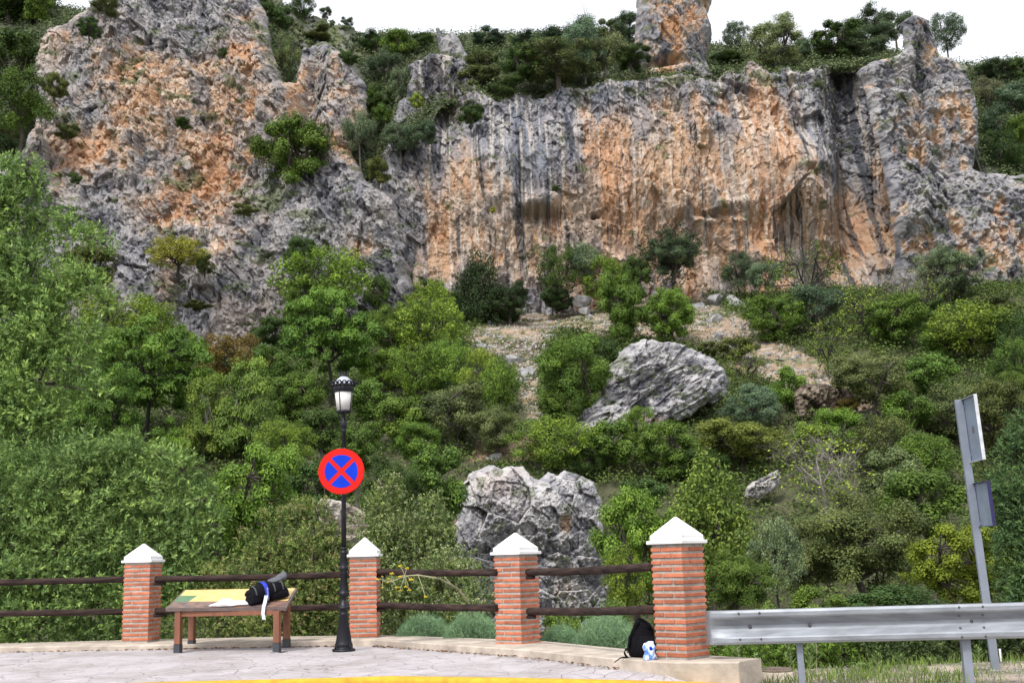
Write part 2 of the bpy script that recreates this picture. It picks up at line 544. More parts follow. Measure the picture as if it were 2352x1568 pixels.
def make_hill():
    xs = np.concatenate([np.arange(-60, -34, 1.2), np.arange(-34, 40, .16), np.arange(40, 62, 1.2)])
    ys = np.concatenate([np.arange(9.0, 40, .2), np.arange(40, 104, .16)])
    X, Y = np.meshgrid(xs, ys)
    Z = tz(X, Y)
    keep = np.ones_like(X, bool)
    u, v = proj(X, Y, Z)
    wu = u + 14 * fbm(X * 1.1, Y * 1.1, 3, 5); wv = v + 7 * fbm(X * 1.1 + 9, Y * 1.1, 3, 6)
    sc = inside(SCREE, wu, wv) & (Y > 40)
    h1, c1 = facet(X / 1.1, Y / 1.1, 71); h2, c2 = facet(X / .45, Y / .45, 75)
    Z = Z + np.where(Y > 25, (.16 * h1 + .09 * h2) * np.where(sc, .8, .5), 0)
    # two small banks where the slope has slipped
    for (bu, bv, w, dz) in ((1235, 788, 75, .5), (1890, 900, 90, 1.2), (1180, 845, 50, .3)):
        p = hit(bu, bv)
        dd = (X - p[0]) / (w * p[1] / F)
        Z = Z - dz * np.exp(-dd ** 4) * sstep(p[1] + .3, p[1] - .1, Y) * sstep(p[1] - 7, p[1] - 1, Y)
    n1 = fbm(X * .8, Y * .8, 4, 31); n2 = fbm(X * 3.1, Y * 3.1, 3, 35)
    col = np.zeros(X.shape + (3,))
    base = np.array([.070, .072, .034]); soil = np.array([.29, .205, .135]); stone = np.array([.33, .30, .265]); grass = np.array([.095, .12, .045])
    col[:] = base
    tan = soil[None, None] * (1 - sstep(.0, .5, n2)[..., None]) + stone[None, None] * sstep(.0, .5, n2)[..., None]
    g = sstep(-.05, .35, n1)[..., None] * .8
    tan = tan * (1 - g) + grass * g
    col = np.where(sc[..., None], tan, col)
    for P in PATCH:
        m = inside(P, wu, wv) & (Y > 30)
        col = np.where(m[..., None], soil * .8, col)
    gm = sstep(17, 13.5, Y) * sstep(1.8, 2.6, X)
    gravel = np.array([.42, .34, .27]) * (1 + .25 * n2[..., None])
    gg = sstep(.1, .3, fbm(X * 1.7, Y * 1.7, 3, 88))[..., None]
    gravel = gravel * (1 - .7 * gg) + np.array([.12, .15, .05]) * .7 * gg
    col = col * (1 - gm[..., None]) + gravel * gm[..., None]
    ny, nx = X.shape
    idx = np.arange(nx * ny).reshape(ny, nx)
    q = np.stack([idx[:-1, :-1], idx[:-1, 1:], idx[1:, 1:], idx[1:, :-1]], -1).reshape(-1, 4)
    V = np.stack([X, Y, Z], -1).reshape(-1, 3)
    me = npmesh('hillside', V, q, SOIL, col=np.clip(col.reshape(-1, 3), 0, 1))
    tag(link('hillside', me), kind='structure')


make_hill()

# upper slope behind the cliff edge
VE = np.array([(-400, 420), (-100, 380), (60, 340), (120, 210), (200, 90), (260, 80), (600, 80), (650, 210), (700, 330), (820, 400), (900, 420), (950, 330), (1020, 275), (1140, 240),
               (1250, 225), (1450, 200), (1650, 190), (1850, 180), (2000, 160), (2180, 170), (2235, 260), (2270, 400), (2352, 425), (2700, 440)], float)
VS = np.array([(-400, -60), (80, -30), (135, -6), (142, 20), (230, 40), (330, 62), (420, 40), (560, 30), (610, -8), (640, -8), (700, 18), (750, 42), (830, 66), (870, 80), (960, 80), (1100, 80), (1280, 80), (1400, 72),
               (1470, 90), (1640, 105), (1700, 115), (1850, 122), (2000, 110), (2190, 150), (2260, 152), (2352, 138), (2700, 90)], float)
YA, YB = 93., 122.


def ystart(u): return np.interp(u, [-400, 600, 680, 960, 1040, 2000, 2240, 2270, 2500], [98.5, 98.5, 93, 91.5, 95, 95, 92, 90, 90])


def top_z(X, Y):
    X = np.asarray(X, float); Y = np.asarray(Y, float)
    u = 1176 + F * X / (Y * 1.06) + 12
    t = np.clip((Y - YA) / (YB - YA), -.25, 1.0)
    ve = np.interp(u, VE[:, 0], VE[:, 1]); vs = np.interp(u, VS[:, 0], VS[:, 1])
    tt = np.sign(t) * np.abs(t) ** .9
    v = ve + (vs - ve) * tt
    d = _R[None] * ((u - 1176) / F).reshape(-1, 1) - _U[None] * ((v - 784) / F).reshape(-1, 1) + _f[None]
    k = np.minimum(Y, YB).ravel() / d[:, 1]
    z = (H + d[:, 2] * k).reshape(X.shape)
    z = z - np.clip(Y - YB, 0, None) * .35
    return z + fbm(X / 3.5, Y / 3.5, 4, 61) * .7


def hit_top(u, v):
    d = ray(u, v); ys = np.linspace(float(ystart(u)), 128, 400)
    P = CP[None] + d[None] * (ys / d[1])[:, None]
    g = top_z(P[:, 0], P[:, 1]) - P[:, 2]
    k = np.nonzero(g > 0)[0]
    k = k[0] if len(k) else int(np.argmin(-g))
    return P[k]


def make_top():
    xs = np.arange(-75, 75, .3); ys = np.arange(86, 150, .3)
    X, Y = np.meshgrid(xs, ys)
    Z = top_z(X, Y)
    keepf = Y > ystart(1176 + F * X / (Y * 1.06) + 12)
    h1, _ = facet(X / 1.6, Y / 1.6, 171); h2, _ = facet(X / .7, Y / .7, 175)
    Z = Z + .45 * h1 + .2 * h2
    n1 = fbm(X * .35, Y * .35, 4, 131); n2 = fbm(X * 1.3, Y * 1.3, 3, 135)
    grass = np.array([.10, .115, .05]); dark = np.array([.045, .055, .03]); stone = np.array([.19, .185, .18])
    a = sstep(-.2, .3, n1)[..., None]; b = sstep(.12, .3, n2)[..., None] * .7
    col = (grass * a + dark * (1 - a)) * (1 - b) + stone * b
    ny, nx = X.shape
    idx = np.arange(nx * ny).reshape(ny, nx)
    q = np.stack([idx[:-1, :-1], idx[:-1, 1:], idx[1:, 1:], idx[1:, :-1]], -1)[keepf[:-1, :-1]]
    me = npmesh('upper_slope', np.stack([X, Y, Z], -1).reshape(-1, 3), q, SOIL, col=np.clip(col.reshape(-1, 3), 0, 1))
    tag(link('upper_slope', me), kind='structure')


make_top()


#@@CLIFF
# ------------------------------------------------------------------ rock faces
def rock_rough(X, Z, s, amp=1.0, stretch=1.45):
    wx = X + .35 * fbm(X / 3.5, Z / 3.5, 2, s + 50); wz = Z + .35 * fbm(X / 3.5 + 40, Z / 3.5, 2, s + 60)
    wx = wx + .22 * wz
    d = 1.5 * fbm(X / 7, Z / 11, 4, s) * amp
    wx = wx + .05 * fbm(X / .25, Z / .25, 2, s + 55); wz = wz + .05 * fbm(X / .25, Z / .25, 2, s + 56)
    f1, c1 = facet(wx / 2.5, wz / (2.5 * stretch), s + 1)
    f2, c2 = facet(wx / .95, wz / (.95 * stretch), s + 11)
    f3, c3 = facet(wx / .42, wz / (.42 * stretch), s + 21)
    f4, c4 = facet(wx / .19, wz / (.19 * stretch), s + 31)
    d = d + amp * (.62 * f1 + .46 * f2 + .31 * f3 + .12 * f4)
    crack = sstep(.08, 0, c2) * .14 * sstep(-.1, .3, fbm(X / 1.5, Z / 1.5, 2, s + 58))
    return d - crack * amp, f1 * .2 + f2 * .25 + f3 * .3 + f4 * .25


def rock_flute(X, Z, s, amp=1.0):
    wx = X + .4 * fbm(X / 3, Z / 4, 2, s + 50) + .06 * Z + .05 * fbm(X / .3, Z / .3, 2, s + 55); wz = Z + .5 * fbm(X / 3 + 40, Z / 3, 3, s + 60)
    d = 1.3 * fbm(X / 8, Z / 13, 3, s) * amp
    fl = np.abs(vn2(wx / 1.1, wz / 5, s + 3)); fl2 = np.abs(vn2(wx / .42, wz / 2.2, s + 4))
    d = d + amp * (.38 * fl + .24 * fl2)
    f1, c1 = facet(wx / 1.5, wz / 3.6, s + 1)
    f2, c2 = facet(wx / .55, wz / 1.2, s + 11)
    f3, c3 = facet(wx / .25, wz / .45, s + 21)
    d = d + amp * (.34 * f1 + .24 * f2 + .15 * f3)
    # blocks broken off leave roofs
    r1, rc = facet(wx / 4.2, wz / 2.4, s + 41, .6)
    msk = sstep(.0, .35, fbm(X / 6, Z / 4, 3, s + 70))
    d = d + amp * .35 * r1 * msk
    return d, f1 * .2 + f2 * .4 + f3 * .4


def rock_wallstyle(X, Z, s, a):
    d1, f1 = rock_flute(X, Z, s, a); d2, f2 = rock_rough(X, Z, s + 500, a * .95, 1.5)
    e = .9 * fbm(X / 4, Z / 3, 3, s + 66)
    t = np.maximum(sstep(33.0, 36.5, Z + 2 * e), sstep(-1.5, -7, X + 3 * e) * sstep(21, 29, Z + 3 * e) )
    t = np.maximum(t, .75 * sstep(.25, .5, fbm(X / 5, Z / 3.5, 3, s + 67)))
    return d1 * (1 - t) + d2 * t, f1 * (1 - t) + f2 * t


GREY = np.array([.245, .24, .26]); GREYL = np.array([.37, .36, .365]); GREYD = np.array([.085, .088, .105]); ORG = np.array([.50, .32, .20]); RUST = np.array([.52, .26, .125])
CREAM = np.array([.56, .46, .38]); BLK = np.array([.05, .052, .062]); MOSS = np.array([.12, .145, .07]); TAN = np.array([.37, .29, .235])


def lerp(a, b, t):
    return a + (b - a) * t[..., None]


RS = {}


def relief(name, poly, D0, macro, style, colfn, step=.05, Rr=1.6, seed=1, amp=1.0, jag=7, closed=False, edge_from=None, kind='structure', thick=None, label=None, cat=None, group=None, parent=None):
    pu = [p[0] for p in poly]; pv = [p[1] for p in poly]
    P = [at(a, b, D0 + k) for a in (min(pu), max(pu)) for b in (min(pv), max(pv)) for k in (0, 14 if not closed else 2)]
    x0, x1 = min(p[0] for p in P) - 1, max(p[0] for p in P) + 1
    z0, z1 = min(p[2] for p in P) - 1, max(p[2] for p in P) + 1
    xs = np.arange(x0, x1, step); zs = np.arange(z0, z1, step)
    X, Z = np.meshgrid(xs, zs)
    un, vn = proj(X, np.full_like(X, D0), Z)
    Y = D0 + macro(X, Z, un, vn)
    u, v = proj(X, Y, Z)
    pxm = D0 / F
    ju = u + jag * fbm(X / (90 * pxm), Z / (90 * pxm), 4, seed + 7) + jag * .6 * fbm(X / (18 * pxm), Z / (18 * pxm), 3, seed + 9)
    jv = v + jag * fbm(X / (90 * pxm) + 50, Z / (90 * pxm), 4, seed + 8) + jag * .6 * fbm(X / (18 * pxm) + 50, Z / (18 * pxm), 3, seed + 10)
    ins = inside(poly, ju, jv)
    keep = np.zeros_like(ins); keep |= ins
    # round the outline back in depth
    dist = edist(poly, ju, jv) * pxm
    d, fc = style(X, Z, seed, amp)
    t = np.clip(1 - dist / Rr, 0, 1)
    back = Rr * (1 - np.sqrt(np.clip(1 - t * t, 0, 1)))
    Yf = Y - d * (1 - .6 * t) + back * (1.6 if not closed else 1.0) * (1 if thick is None else thick)
    col = colfn(X, Z, u, v, d, fc, seed)
    ny, nx = X.shape
    idx = np.arange(nx * ny).reshape(ny, nx)
    fk = keep[:-1, :-1] & keep[:-1, 1:] & keep[1:, 1:] & keep[1:, :-1]
    q = np.stack([idx[:-1, :-1], idx[:-1, 1:], idx[1:, 1:], idx[1:, :-1]], -1)[fk]
    V = np.stack([X, Yf, Z], -1).reshape(-1, 3)
    used = np.zeros(nx * ny, bool); used[q.ravel()] = True
    mp = np.cumsum(used) - 1
    V = V[used]; C = col.reshape(-1, 3)[used]; q = mp[q]
    RS[name + str(seed)] = (V[::7].copy(), u.ravel()[used][::7], v.ravel()[used][::7])
    if closed:
        # mirrored back half, joined to the front along the outline
        mid = (D0 + Rr * (1 if thick is None else thick))
        Vb = V.copy(); Vb[:, 1] = 2 * mid - V[:, 1]
        Vb[:, 1] = np.maximum(Vb[:, 1], V[:, 1] + .05)
        nb = len(V)
        e = np.concatenate([q[:, [0, 1]], q[:, [1, 2]], q[:, [2, 3]], q[:, [3, 0]]])
        key = np.minimum(e[:, 0], e[:, 1]).astype(np.int64) * nb + np.maximum(e[:, 0], e[:, 1])
        _, inv, cnt = np.unique(key, return_inverse=True, return_counts=True)
        be = e[cnt[inv] == 1]
        side = np.stack([be[:, 1], be[:, 0], be[:, 0] + nb, be[:, 1] + nb], -1)
        V = np.concatenate([V, Vb]); C = np.concatenate([C, C]); q = np.concatenate([q, q[:, ::-1] + nb, side])
    me = npmesh(name, V, q, ROCK, col=np.clip(C, 0, 1))
    o = link(name, me, parent)
    if kind == 'structure': tag(o, kind='structure')
    else: tag(o, label, cat, group)
    return o


def col_left(X, Z, u, v, d, fc, s):
    n = fbm(X / 4, Z / 5, 4, s + 80); n2 = fbm(X / 1.1, Z / 1.6, 4, s + 81); n3 = fbm(X / .35, Z / .5, 3, s + 82)
    org = blobs(u, v, [(380, 190, 150, 90, .9), (290, 300, 120, 120, .75), (440, 330, 110, 130, .8), (170, 330, 70, 60, .5), (330, 150, 70, 60, .5), (560, 200, 60, 110, .5), (760, 230, 90, 110, .7),
                       (500, 120, 60, 50, .4), (380, 650, 25, 90, 1.3), (330, 450, 160, 70, .5), (120, 470, 80, 60, .5), (620, 480, 90, 50, .25), (540, 600, 40, 90, .3), (700, 330, 80, 60, .4), (480, 560, 70, 60, .2)])
    gr = blobs(u, v, [(560, 700, 120, 90, .5), (250, 520, 120, 60, .2), (430, 60, 200, 60, .25), (640, 430, 110, 60, .5)])
    base = lerp(GREY, GREYL, sstep(-.3, .45, n2 + .6 * fc))
    base = lerp(base, GREYD, sstep(.05, .4, -n2 * .6 - n3 * .5 - .5 * fc) * .85)
    o = sstep(-.05, .40, org * .72 - gr - .36 + .7 * n + .6 * n2 + .3 * n3 - .6 * fc)
    oc = lerp(lerp(TAN, ORG, sstep(-.4, .3, n2)), CREAM, sstep(.0, .5, n3 + .3 * fc))
    oc = lerp(oc, RUST, sstep(.3, .7, n - .3 * n3 + .25 * org) * .6)
    base = lerp(base, TAN, sstep(-.1, .4, org * .5 + n * .5 + n2 * .3) * .45)
    c = lerp(base, oc, o * .9)
    c = lerp(c, CREAM * 1.05, np.exp(-(((u - 105) / 40) ** 2 + ((v - 110) / 55) ** 2)) * .8 * sstep(-.3, .2, n2 + .5))
    ms = sstep(.28, .5, fbm(X / 1.6, Z / .9, 4, s + 84) + blobs(u, v, [(560, 420, 120, 50, .3), (500, 90, 160, 80, .12), (640, 470, 100, 50, .2)]))
    return lerp(c, MOSS, ms * .75)


def col_main(X, Z, u, v, d, fc, s):
    n = fbm(X / 3, Z / 7, 4, s + 80); n2 = fbm(X / .8, Z / 2.4, 4, s + 81); n3 = fbm(X / .3, Z / .7, 3, s + 82)
    st = fbm(X / .55 + .10 * Z, Z / 9, 3, s + 90); st2 = fbm(X / .22, Z / 6, 2, s + 91)
    org = blobs(u, v, [(1080, 560, 130, 120, 1.0), (1330, 500, 140, 110, .95), (1450, 380, 120, 120, .6), (1600, 420, 120, 190, .75), (1650, 580, 120, 70, .8), (1800, 400, 110, 160, .55), (1960, 540, 90, 110, .95),
                       (1290, 620, 60, 60, .5), (1060, 400, 60, 120, .45), (1750, 230, 80, 60, .35), (1900, 210, 50, 50, .3), (950, 620, 40, 60, .7), (1530, 240, 60, 60, .3), (1850, 620, 80, 80, .5), (1380, 440, 60, 60, .4), (1750, 350, 80, 90, .45), (1840, 500, 70, 90, .45), (1180, 620, 80, 50, .5), (1500, 560, 80, 60, .4)])
    gr = blobs(u, v, [(1220, 320, 130, 110, .8), (860, 560, 90, 90, .9), (1240, 430, 60, 70, .5), (1100, 290, 90, 50, .4), (1960, 220, 60, 90, .9), (1975, 330, 45, 90, .6), (1400, 210, 200, 40, .4), (800, 450, 120, 90, .6), (1650, 190, 150, 30, .3), (1860, 330, 25, 100, .35)])
    base = lerp(GREY * .9, GREYL, sstep(-.2, .5, n2 + .5 * fc + .5 * n3)); base = lerp(base, GREYD, sstep(.1, .45, -n2 * .6 - n3 * .6 - .4 * fc) * .7)
    base = lerp(base, np.array([.20, .215, .26]), sstep(-.05, .3, st + .3 * n) * .8)
    o = sstep(-.2, .42, org * .72 - gr * .9 - .20 + .6 * n + .5 * n2 + .15 * n3 - .35 * fc - .35 * st)
    oc = lerp(lerp(TAN, ORG, sstep(-.5, .3, n2)), CREAM, sstep(.05, .5, n3 + .5 * st))
    oc = lerp(oc, RUST, sstep(.3, .65, n + .15 * org) * .55)
    base = lerp(base, TAN, sstep(-.1, .4, org * .5 + n * .5 - gr * .3) * .45)
    c = lerp(base, oc, o * .9)
    # mineral streaks that run down the face, plus the cleft's shade painted dark
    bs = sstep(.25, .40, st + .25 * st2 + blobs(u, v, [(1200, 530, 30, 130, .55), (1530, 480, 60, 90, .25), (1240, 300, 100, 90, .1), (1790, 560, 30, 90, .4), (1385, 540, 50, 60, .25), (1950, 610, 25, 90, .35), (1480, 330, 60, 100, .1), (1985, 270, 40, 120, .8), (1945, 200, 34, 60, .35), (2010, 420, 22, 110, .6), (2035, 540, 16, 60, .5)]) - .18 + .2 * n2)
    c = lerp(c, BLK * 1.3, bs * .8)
    c = lerp(c, lerp(GREYD, GREY, sstep(-.3, .4, n2 + fc)), sstep(.3, .7, blobs(u, v, [(1010, 150, 110, 90, 1.2), (920, 320, 80, 90, 1.0)])) * .8)
    ws = sstep(.24, .42, st2 + blobs(u, v, [(1860, 500, 40, 100, .3), (1170, 560, 30, 90, .2), (1760, 470, 30, 60, .2)]) - .05 + .2 * n2)
    c = lerp(c, np.array([.62, .56, .50]), ws * .55)
    ms = sstep(.35, .5, fbm(X / 1.6, Z / .9, 4, s + 84) + blobs(u, v, [(1250, 195, 300, 22, .5), (1700, 175, 150, 20, .5), (960, 300, 110, 60, .35), (800, 480, 120, 70, .15)]) - .12)
    return lerp(c, MOSS, ms * .7)


def col_spur(X, Z, u, v, d, fc, s):
    n = fbm(X / 3, Z / 4, 4, s + 80); n2 = fbm(X / .9, Z / 1.4, 4, s + 81); n3 = fbm(X / .35, Z / .5, 3, s + 82)
    org = blobs(u, v, [(2130, 260, 70, 60, .9), (2200, 290, 60, 90, .7), (2125, 100, 25, 70, .9), (2060, 200, 40, 80, .25), (2260, 580, 110, 80, .9), (2180, 500, 60, 40, .4), (2320, 660, 60, 60, .8), (2110, 360, 90, 30, .5),
                       (1550, 90, 80, 90, .55), (1520, 150, 60, 30, .5), (1600, 40, 40, 40, .3)])
    gr = blobs(u, v, [(2180, 430, 160, 50, .6), (2030, 330, 30, 160, .3), (2100, 640, 50, 60, .3)])
    base = lerp(GREY, GREYL, sstep(-.3, .45, n2 + .6 * fc))
    base = lerp(base, GREYD, sstep(.05, .4, -n2 * .6 - n3 * .5 - .5 * fc) * .85)
    o = sstep(-.05, .40, org * .75 - gr - .30 + .5 * n + .75 * n2 + .5 * n3 - .8 * fc)
    oc = lerp(lerp(TAN, ORG, sstep(-.4, .3, n2)), CREAM, sstep(.0, .5, n3 + .3 * fc))
    oc = lerp(oc, RUST, sstep(.3, .6, n - .3 * n3 + .2 * org) * .6)
    c = lerp(base, oc, o * .95)
    ms = sstep(.36, .5, fbm(X / 1.6, Z / .9, 4, s + 84) + blobs(u, v, [(2200, 440, 140, 40, .12)]))
    return lerp(c, MOSS, ms * .7)


LEFTP = [(-260, 900), (-260, 420), (-60, 400), (0, 372), (30, 325), (55, 275), (72, 225), (60, 165), (66, 100), (90, 48), (120, 40), (150, 22), (170, 16), (195, 2), (215, -40), (300, -70), (560, -70), (600, 5), (612, 80),
         (628, 130), (640, 170), (668, 168), (682, 120), (690, 92), (738, 74), (792, 108), (834, 180), (838, 262), (800, 330), (840, 400), (900, 430), (985, 442), (1005, 470), (968, 520), (990, 570), (940, 620), (965, 680), (900, 900)]
relief('rock_face', LEFTP, 84, lambda X, Z, u, v: .42 * (Z - 18) + 1.2 * fbm(X / 12, Z / 16, 3, 5) + 3.0 * np.exp(-((u - 650) / 35) ** 2) * sstep(330, 230, v)
       + 3.8 * sstep(830, 985, u) - 1.6 * np.exp(-(((u - 500) / 90) ** 2)) * sstep(350, 650, v) + 1.6 * np.exp(-((u - 395) / 28) ** 2) * sstep(560, 640, v),
       rock_rough, col_left, seed=100, amp=1.0, Rr=1.5)
MAINP = [(700, 900), (760, 640), (800, 470), (852, 430), (890, 290), (925, 215), (945, 150), (980, 118), (1000, 112), (1060, 122), (1090, 190), (1140, 222), (1200, 205), (1250, 210), (1290, 190), (1330, 198), (1400, 178), (1450, 176),
         (1500, 166), (1560, 160), (1650, 170), (1672, 150), (1700, 158), (1722, 132), (1745, 128), (1770, 150), (1800, 146), (1850, 150), (1900, 134), (1960, 134), (2060, 140), (2120, 200), (2130, 900)]


def macro_main(X, Z, u, v):
    m = .10 * (Z - 20) + 1.0 * fbm(X / 14, Z / 16, 3, 15)
    m = m - 1.7 * np.exp(-(((v - 400) / 120) ** 2)) * sstep(1000, 1150, u) * sstep(2000, 1850, u)         # belly of the wall
    m = m + 2.2 * np.exp(-(((u - 1985) / 40) ** 2)) * sstep(640, 420, v) + 3.0 * sstep(1880, 1995, u) * sstep(760, 420, v)
    m = m + 3.2 * sstep(1130, 1000, u) * sstep(420, 180, v) + 2.2 * sstep(1650, 1400, u) * sstep(300, 190, v) * .6
    # hollows under roofs
    for (cu, cv, ru, rv, k) in ((1240, 500, 50, 14, 1.2), (1370, 492, 10, 6, 1.5), (1640, 495, 45, 8, .9), (1835, 438, 40, 20, .0)):
        m = m + k * np.exp(-((u - cu) / ru) ** 4 - ((v - cv) / rv) ** 2)
    m = m - .9 * np.exp(-((u - 1240) / 42) ** 6 - ((v - 468) / 20) ** 4)
    return m


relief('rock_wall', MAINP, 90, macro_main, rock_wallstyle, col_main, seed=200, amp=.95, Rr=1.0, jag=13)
SPURP = [(2045, 900), (2058, 640), (2062, 560), (2040, 420), (2022, 330), (1996, 210), (1976, 150), (2010, 128), (2060, 115), (2088, 95), (2082, 34), (2108, 20), (2146, 36), (2160, 80), (2168, 118), (2200, 128),
         (2228, 152), (2250, 240), (2256, 320), (2248, 376), (2300, 396), (2420, 400), (2700, 430), (2700, 900)]
relief('rock_spur', SPURP, 86.5, lambda X, Z, u, v: .12 * (Z - 20) + .9 * fbm(X / 9, Z / 12, 3, 25) - 1.4 * sstep(360, 460, v) - 1.6 * sstep(2200, 2090, u) * sstep(640, 480, v),
       lambda X, Z, s, a: rock_rough(X, Z, s, a, 1.2), col_spur, seed=300, amp=.8, Rr=.9)
PINP = [(1440, 230), (1462, 160), (1490, 148), (1476, 110), (1464, 60), (1470, 0), (1462, -70), (1655, -70), (1636, 0), (1644, 50), (1630, 110), (1648, 150), (1670, 170), (1690, 230)]
relief('rock_pinnacle', PINP, 95, lambda X, Z, u, v: .02 * (Z - 40) + 1.6 * np.exp(-((u - 1535) / 34) ** 2 - ((v - 132) / 10) ** 2), lambda X, Z, s, a: rock_rough(X, Z, s, a, 1.5), col_spur, seed=400, amp=.75, Rr=2.6, closed=True, jag=6,
       kind='thing', label='tall orange and grey rock pinnacle standing on top of the cliff against the sky', cat='rock pinnacle')
KNOBP = [(960, 240), (990, 190), (1008, 120), (1000, 80), (998, 52), (1008, 50), (1014, 72), (1024, 66), (1038, 60), (1052, 74), (1066, 100), (1078, 120), (1100, 240)]
relief('rock_pinnacle', KNOBP, 98, lambda X, Z, u, v: 0 * X, lambda X, Z, s, a: rock_rough(X, Z, s, a, 1.3), lambda X, Z, u, v, d, fc, s: col_spur(X, Z, u * 0 + 2180, v * 0 + 430, d, fc, s), seed=450, amp=.5, Rr=1.6, closed=True, jag=5, step=.06,
       kind='thing', label='small grey rock knob with a thin finger of stone on the left ridge', cat='rock pinnacle')


def col_b1(X, Z, u, v, d, fc, s):
    n = fbm(X / 1.2, Z / 1.4, 4, s + 80); n2 = fbm(X / .35, Z / .4, 4, s + 81)
    c = lerp(GREY * 1.15, GREYL * 1.35, sstep(-.4, .4, n2 + .7 * fc))
    c = lerp(c, GREYD, sstep(.3, .7, -n2 - .6 * fc) * .35)
    c = lerp(c, np.array([.58, .50, .46]), blobs(u, v, [(1130, 1110, 50, 35, .7), (1200, 1075, 30, 20, .4)]))
    low = blobs(u, v, [(1290, 1290, 60, 60, .3), (1310, 1380, 60, 60, .3), (1300, 1200, 20, 30, .9), (1190, 1330, 60, 40, .3), (1250, 1140, 12, 25, .6)])
    c = lerp(c, lerp(TAN, ORG, sstep(0, .4, n2)), sstep(.1, .6, low + .5 * n - .15) * .75)
    return lerp(c, MOSS, sstep(.38, .5, fbm(X / .5, Z / .4, 3, s + 84)) * .6)


def rock_boulder(X, Z, s, a):
    wx = X + .07 * fbm(X * 1.6, Z * 1.6, 3, s + 50); wz = Z + .07 * fbm(X * 1.6 + 40, Z * 1.6, 3, s + 60)
    f1, c1 = facet(wx / .95 + wz * .25, wz / 1.0, s + 1); f2, c2 = facet(wx / .36 + wz * .4, wz / .42, s + 11); f3, c3 = facet(wx / .14, wz / .17, s + 21); f4_, _ = facet(wx / .07, wz / .08, s + 31)
    d = .35 * fbm(X / 1.6, Z / 2, 3, s) + .34 * f1 + .17 * f2 + .07 * f3 - sstep(.06, 0, c1) * .07 + .05 * f4_ 
    return d * a, f1 * .3 + f2 * .4 + f3 * .3


B1P = [(1010, 1480), (1030, 1290), (1050, 1180), (1058, 1108), (1078, 1074), (1118, 1062), (1152, 1066), (1178, 1062), (1200, 1064), (1222, 1086), (1242, 1100), (1262, 1080), (1284, 1090), (1300, 1078), (1334, 1084),
       (1372, 1100), (1386, 1150), (1384, 1200), (1398, 1260), (1402, 1380), (1396, 1480)]
relief('boulder', B1P, 34, lambda X, Z, u, v: 1.0 * sstep(1250, 1420, u) + .25 * (Z - 1), rock_boulder, col_b1, seed=500, amp=1.25, Rr=.9, closed=True, jag=9, step=.018,
       kind='thing', label='big craggy light grey boulder seen behind the third brick pillar', cat='boulder')


def rock_strata(X, Z, s, a):
    c_, s_ = math.cos(.5), math.sin(.5)
    p = X * c_ + Z * s_; q = -X * s_ + Z * c_
    p = p + .12 * fbm(X / 1.5, Z / 1.5, 3, s + 50); q = q + .10 * fbm(X / 1.5 + 40, Z / 1.5, 3, s + 60)
    f1, c1 = facet(p / 2.6, q / 1.1, s + 1); f2, c2 = facet(p / 1.0, q / .42, s + 11); f3, c3 = facet(p / .4, q / .19, s + 21)
    d = .5 * fbm(X / 2.6, Z / 2.6, 3, s) + .42 * f1 + .24 * f2 + .12 * f3 - sstep(.07, 0, c2) * .06 + .07 * facet(p / .2, q / .1, s + 31)[0]
    return d * a, f1 * .3 + f2 * .4 + f3 * .3


def col_b2(X, Z, u, v, d, fc, s):
    n = fbm(X / 1.5, Z / 1.5, 4, s + 80); n2 = fbm(X / .5, Z / .4, 4, s + 81)
    c = lerp(GREY * 1.0, GREYL * 1.2, sstep(-.4, .4, n2 + .7 * fc))
    c = lerp(c, GREYD, sstep(.15, .5, -n2 - .6 * fc) * .7)
    c = lerp(c, TAN * .9, sstep(.1, .6, blobs(u, v, [(1490, 965, 50, 18, .8), (1620, 940, 40, 20, .3)]) + .4 * n - .1) * .6)
    return lerp(c, MOSS, sstep(.33, .5, fbm(X / .9, Z / .6, 3, s + 84)) * .6)


B2P = [(1300, 985), (1330, 955), (1352, 930), (1380, 900), (1390, 862), (1420, 815), (1455, 790), (1480, 776), (1520, 778), (1560, 780), (1604, 792), (1648, 812), (1680, 846), (1690, 878), (1668, 908),
       (1630, 925), (1590, 955), (1540, 960), (1520, 985), (1460, 1040), (1330, 1040)]
relief('boulder', B2P, 53, lambda X, Z, u, v: .55 * (Z - 9), rock_strata, col_b2, seed=600, amp=1.25, Rr=1.1, closed=True, jag=13, step=.03,
       kind='thing', label='large slanting grey boulder with layered rock above the shrubs right of centre', cat='boulder')
B3P = [(1835, 960), (1828, 895), (1850, 880), (1900, 878), (1950, 890), (1975, 905), (1960, 950), (1900, 965)]
relief('rock_outcrop', B3P, hit(1890, 945)[1] - .8, lambda X, Z, u, v: 0 * X, rock_boulder, lambda X, Z, u, v, d, fc, s: lerp(np.array([.085, .065, .05]), np.array([.30, .25, .20]), sstep(-.2, .5, fbm(X / .5, Z / .3, 3, s) + fc)), seed=650, amp=1.0, Rr=.5, closed=True, step=.03, jag=4,
       kind='thing', label='dark brown overhanging earth and rock bank below the stony path on the right', cat='rock outcrop')
B4P = [(722, 1160), (735, 1142), (790, 1150), (836, 1175), (840, 1235), (800, 1260), (735, 1240)]
relief('rock_outcrop', B4P, 27, lambda X, Z, u, v: 0 * X, rock_boulder, lambda X, Z, u, v, d, fc, s: lerp(np.array([.40, .35, .30]), np.array([.60, .55, .50]), sstep(-.3, .5, fbm(X / .3, Z / .3, 3, s) + fc)), seed=670, amp=.9, Rr=.2, closed=True, step=.02, jag=4,
       kind='thing', label='pale crumbling rock bank half hidden behind the lamp post', cat='rock outcrop')
B6P = [(1712, 1140), (1716, 1118), (1745, 1100), (1790, 1078), (1800, 1095), (1785, 1125), (1750, 1145)]
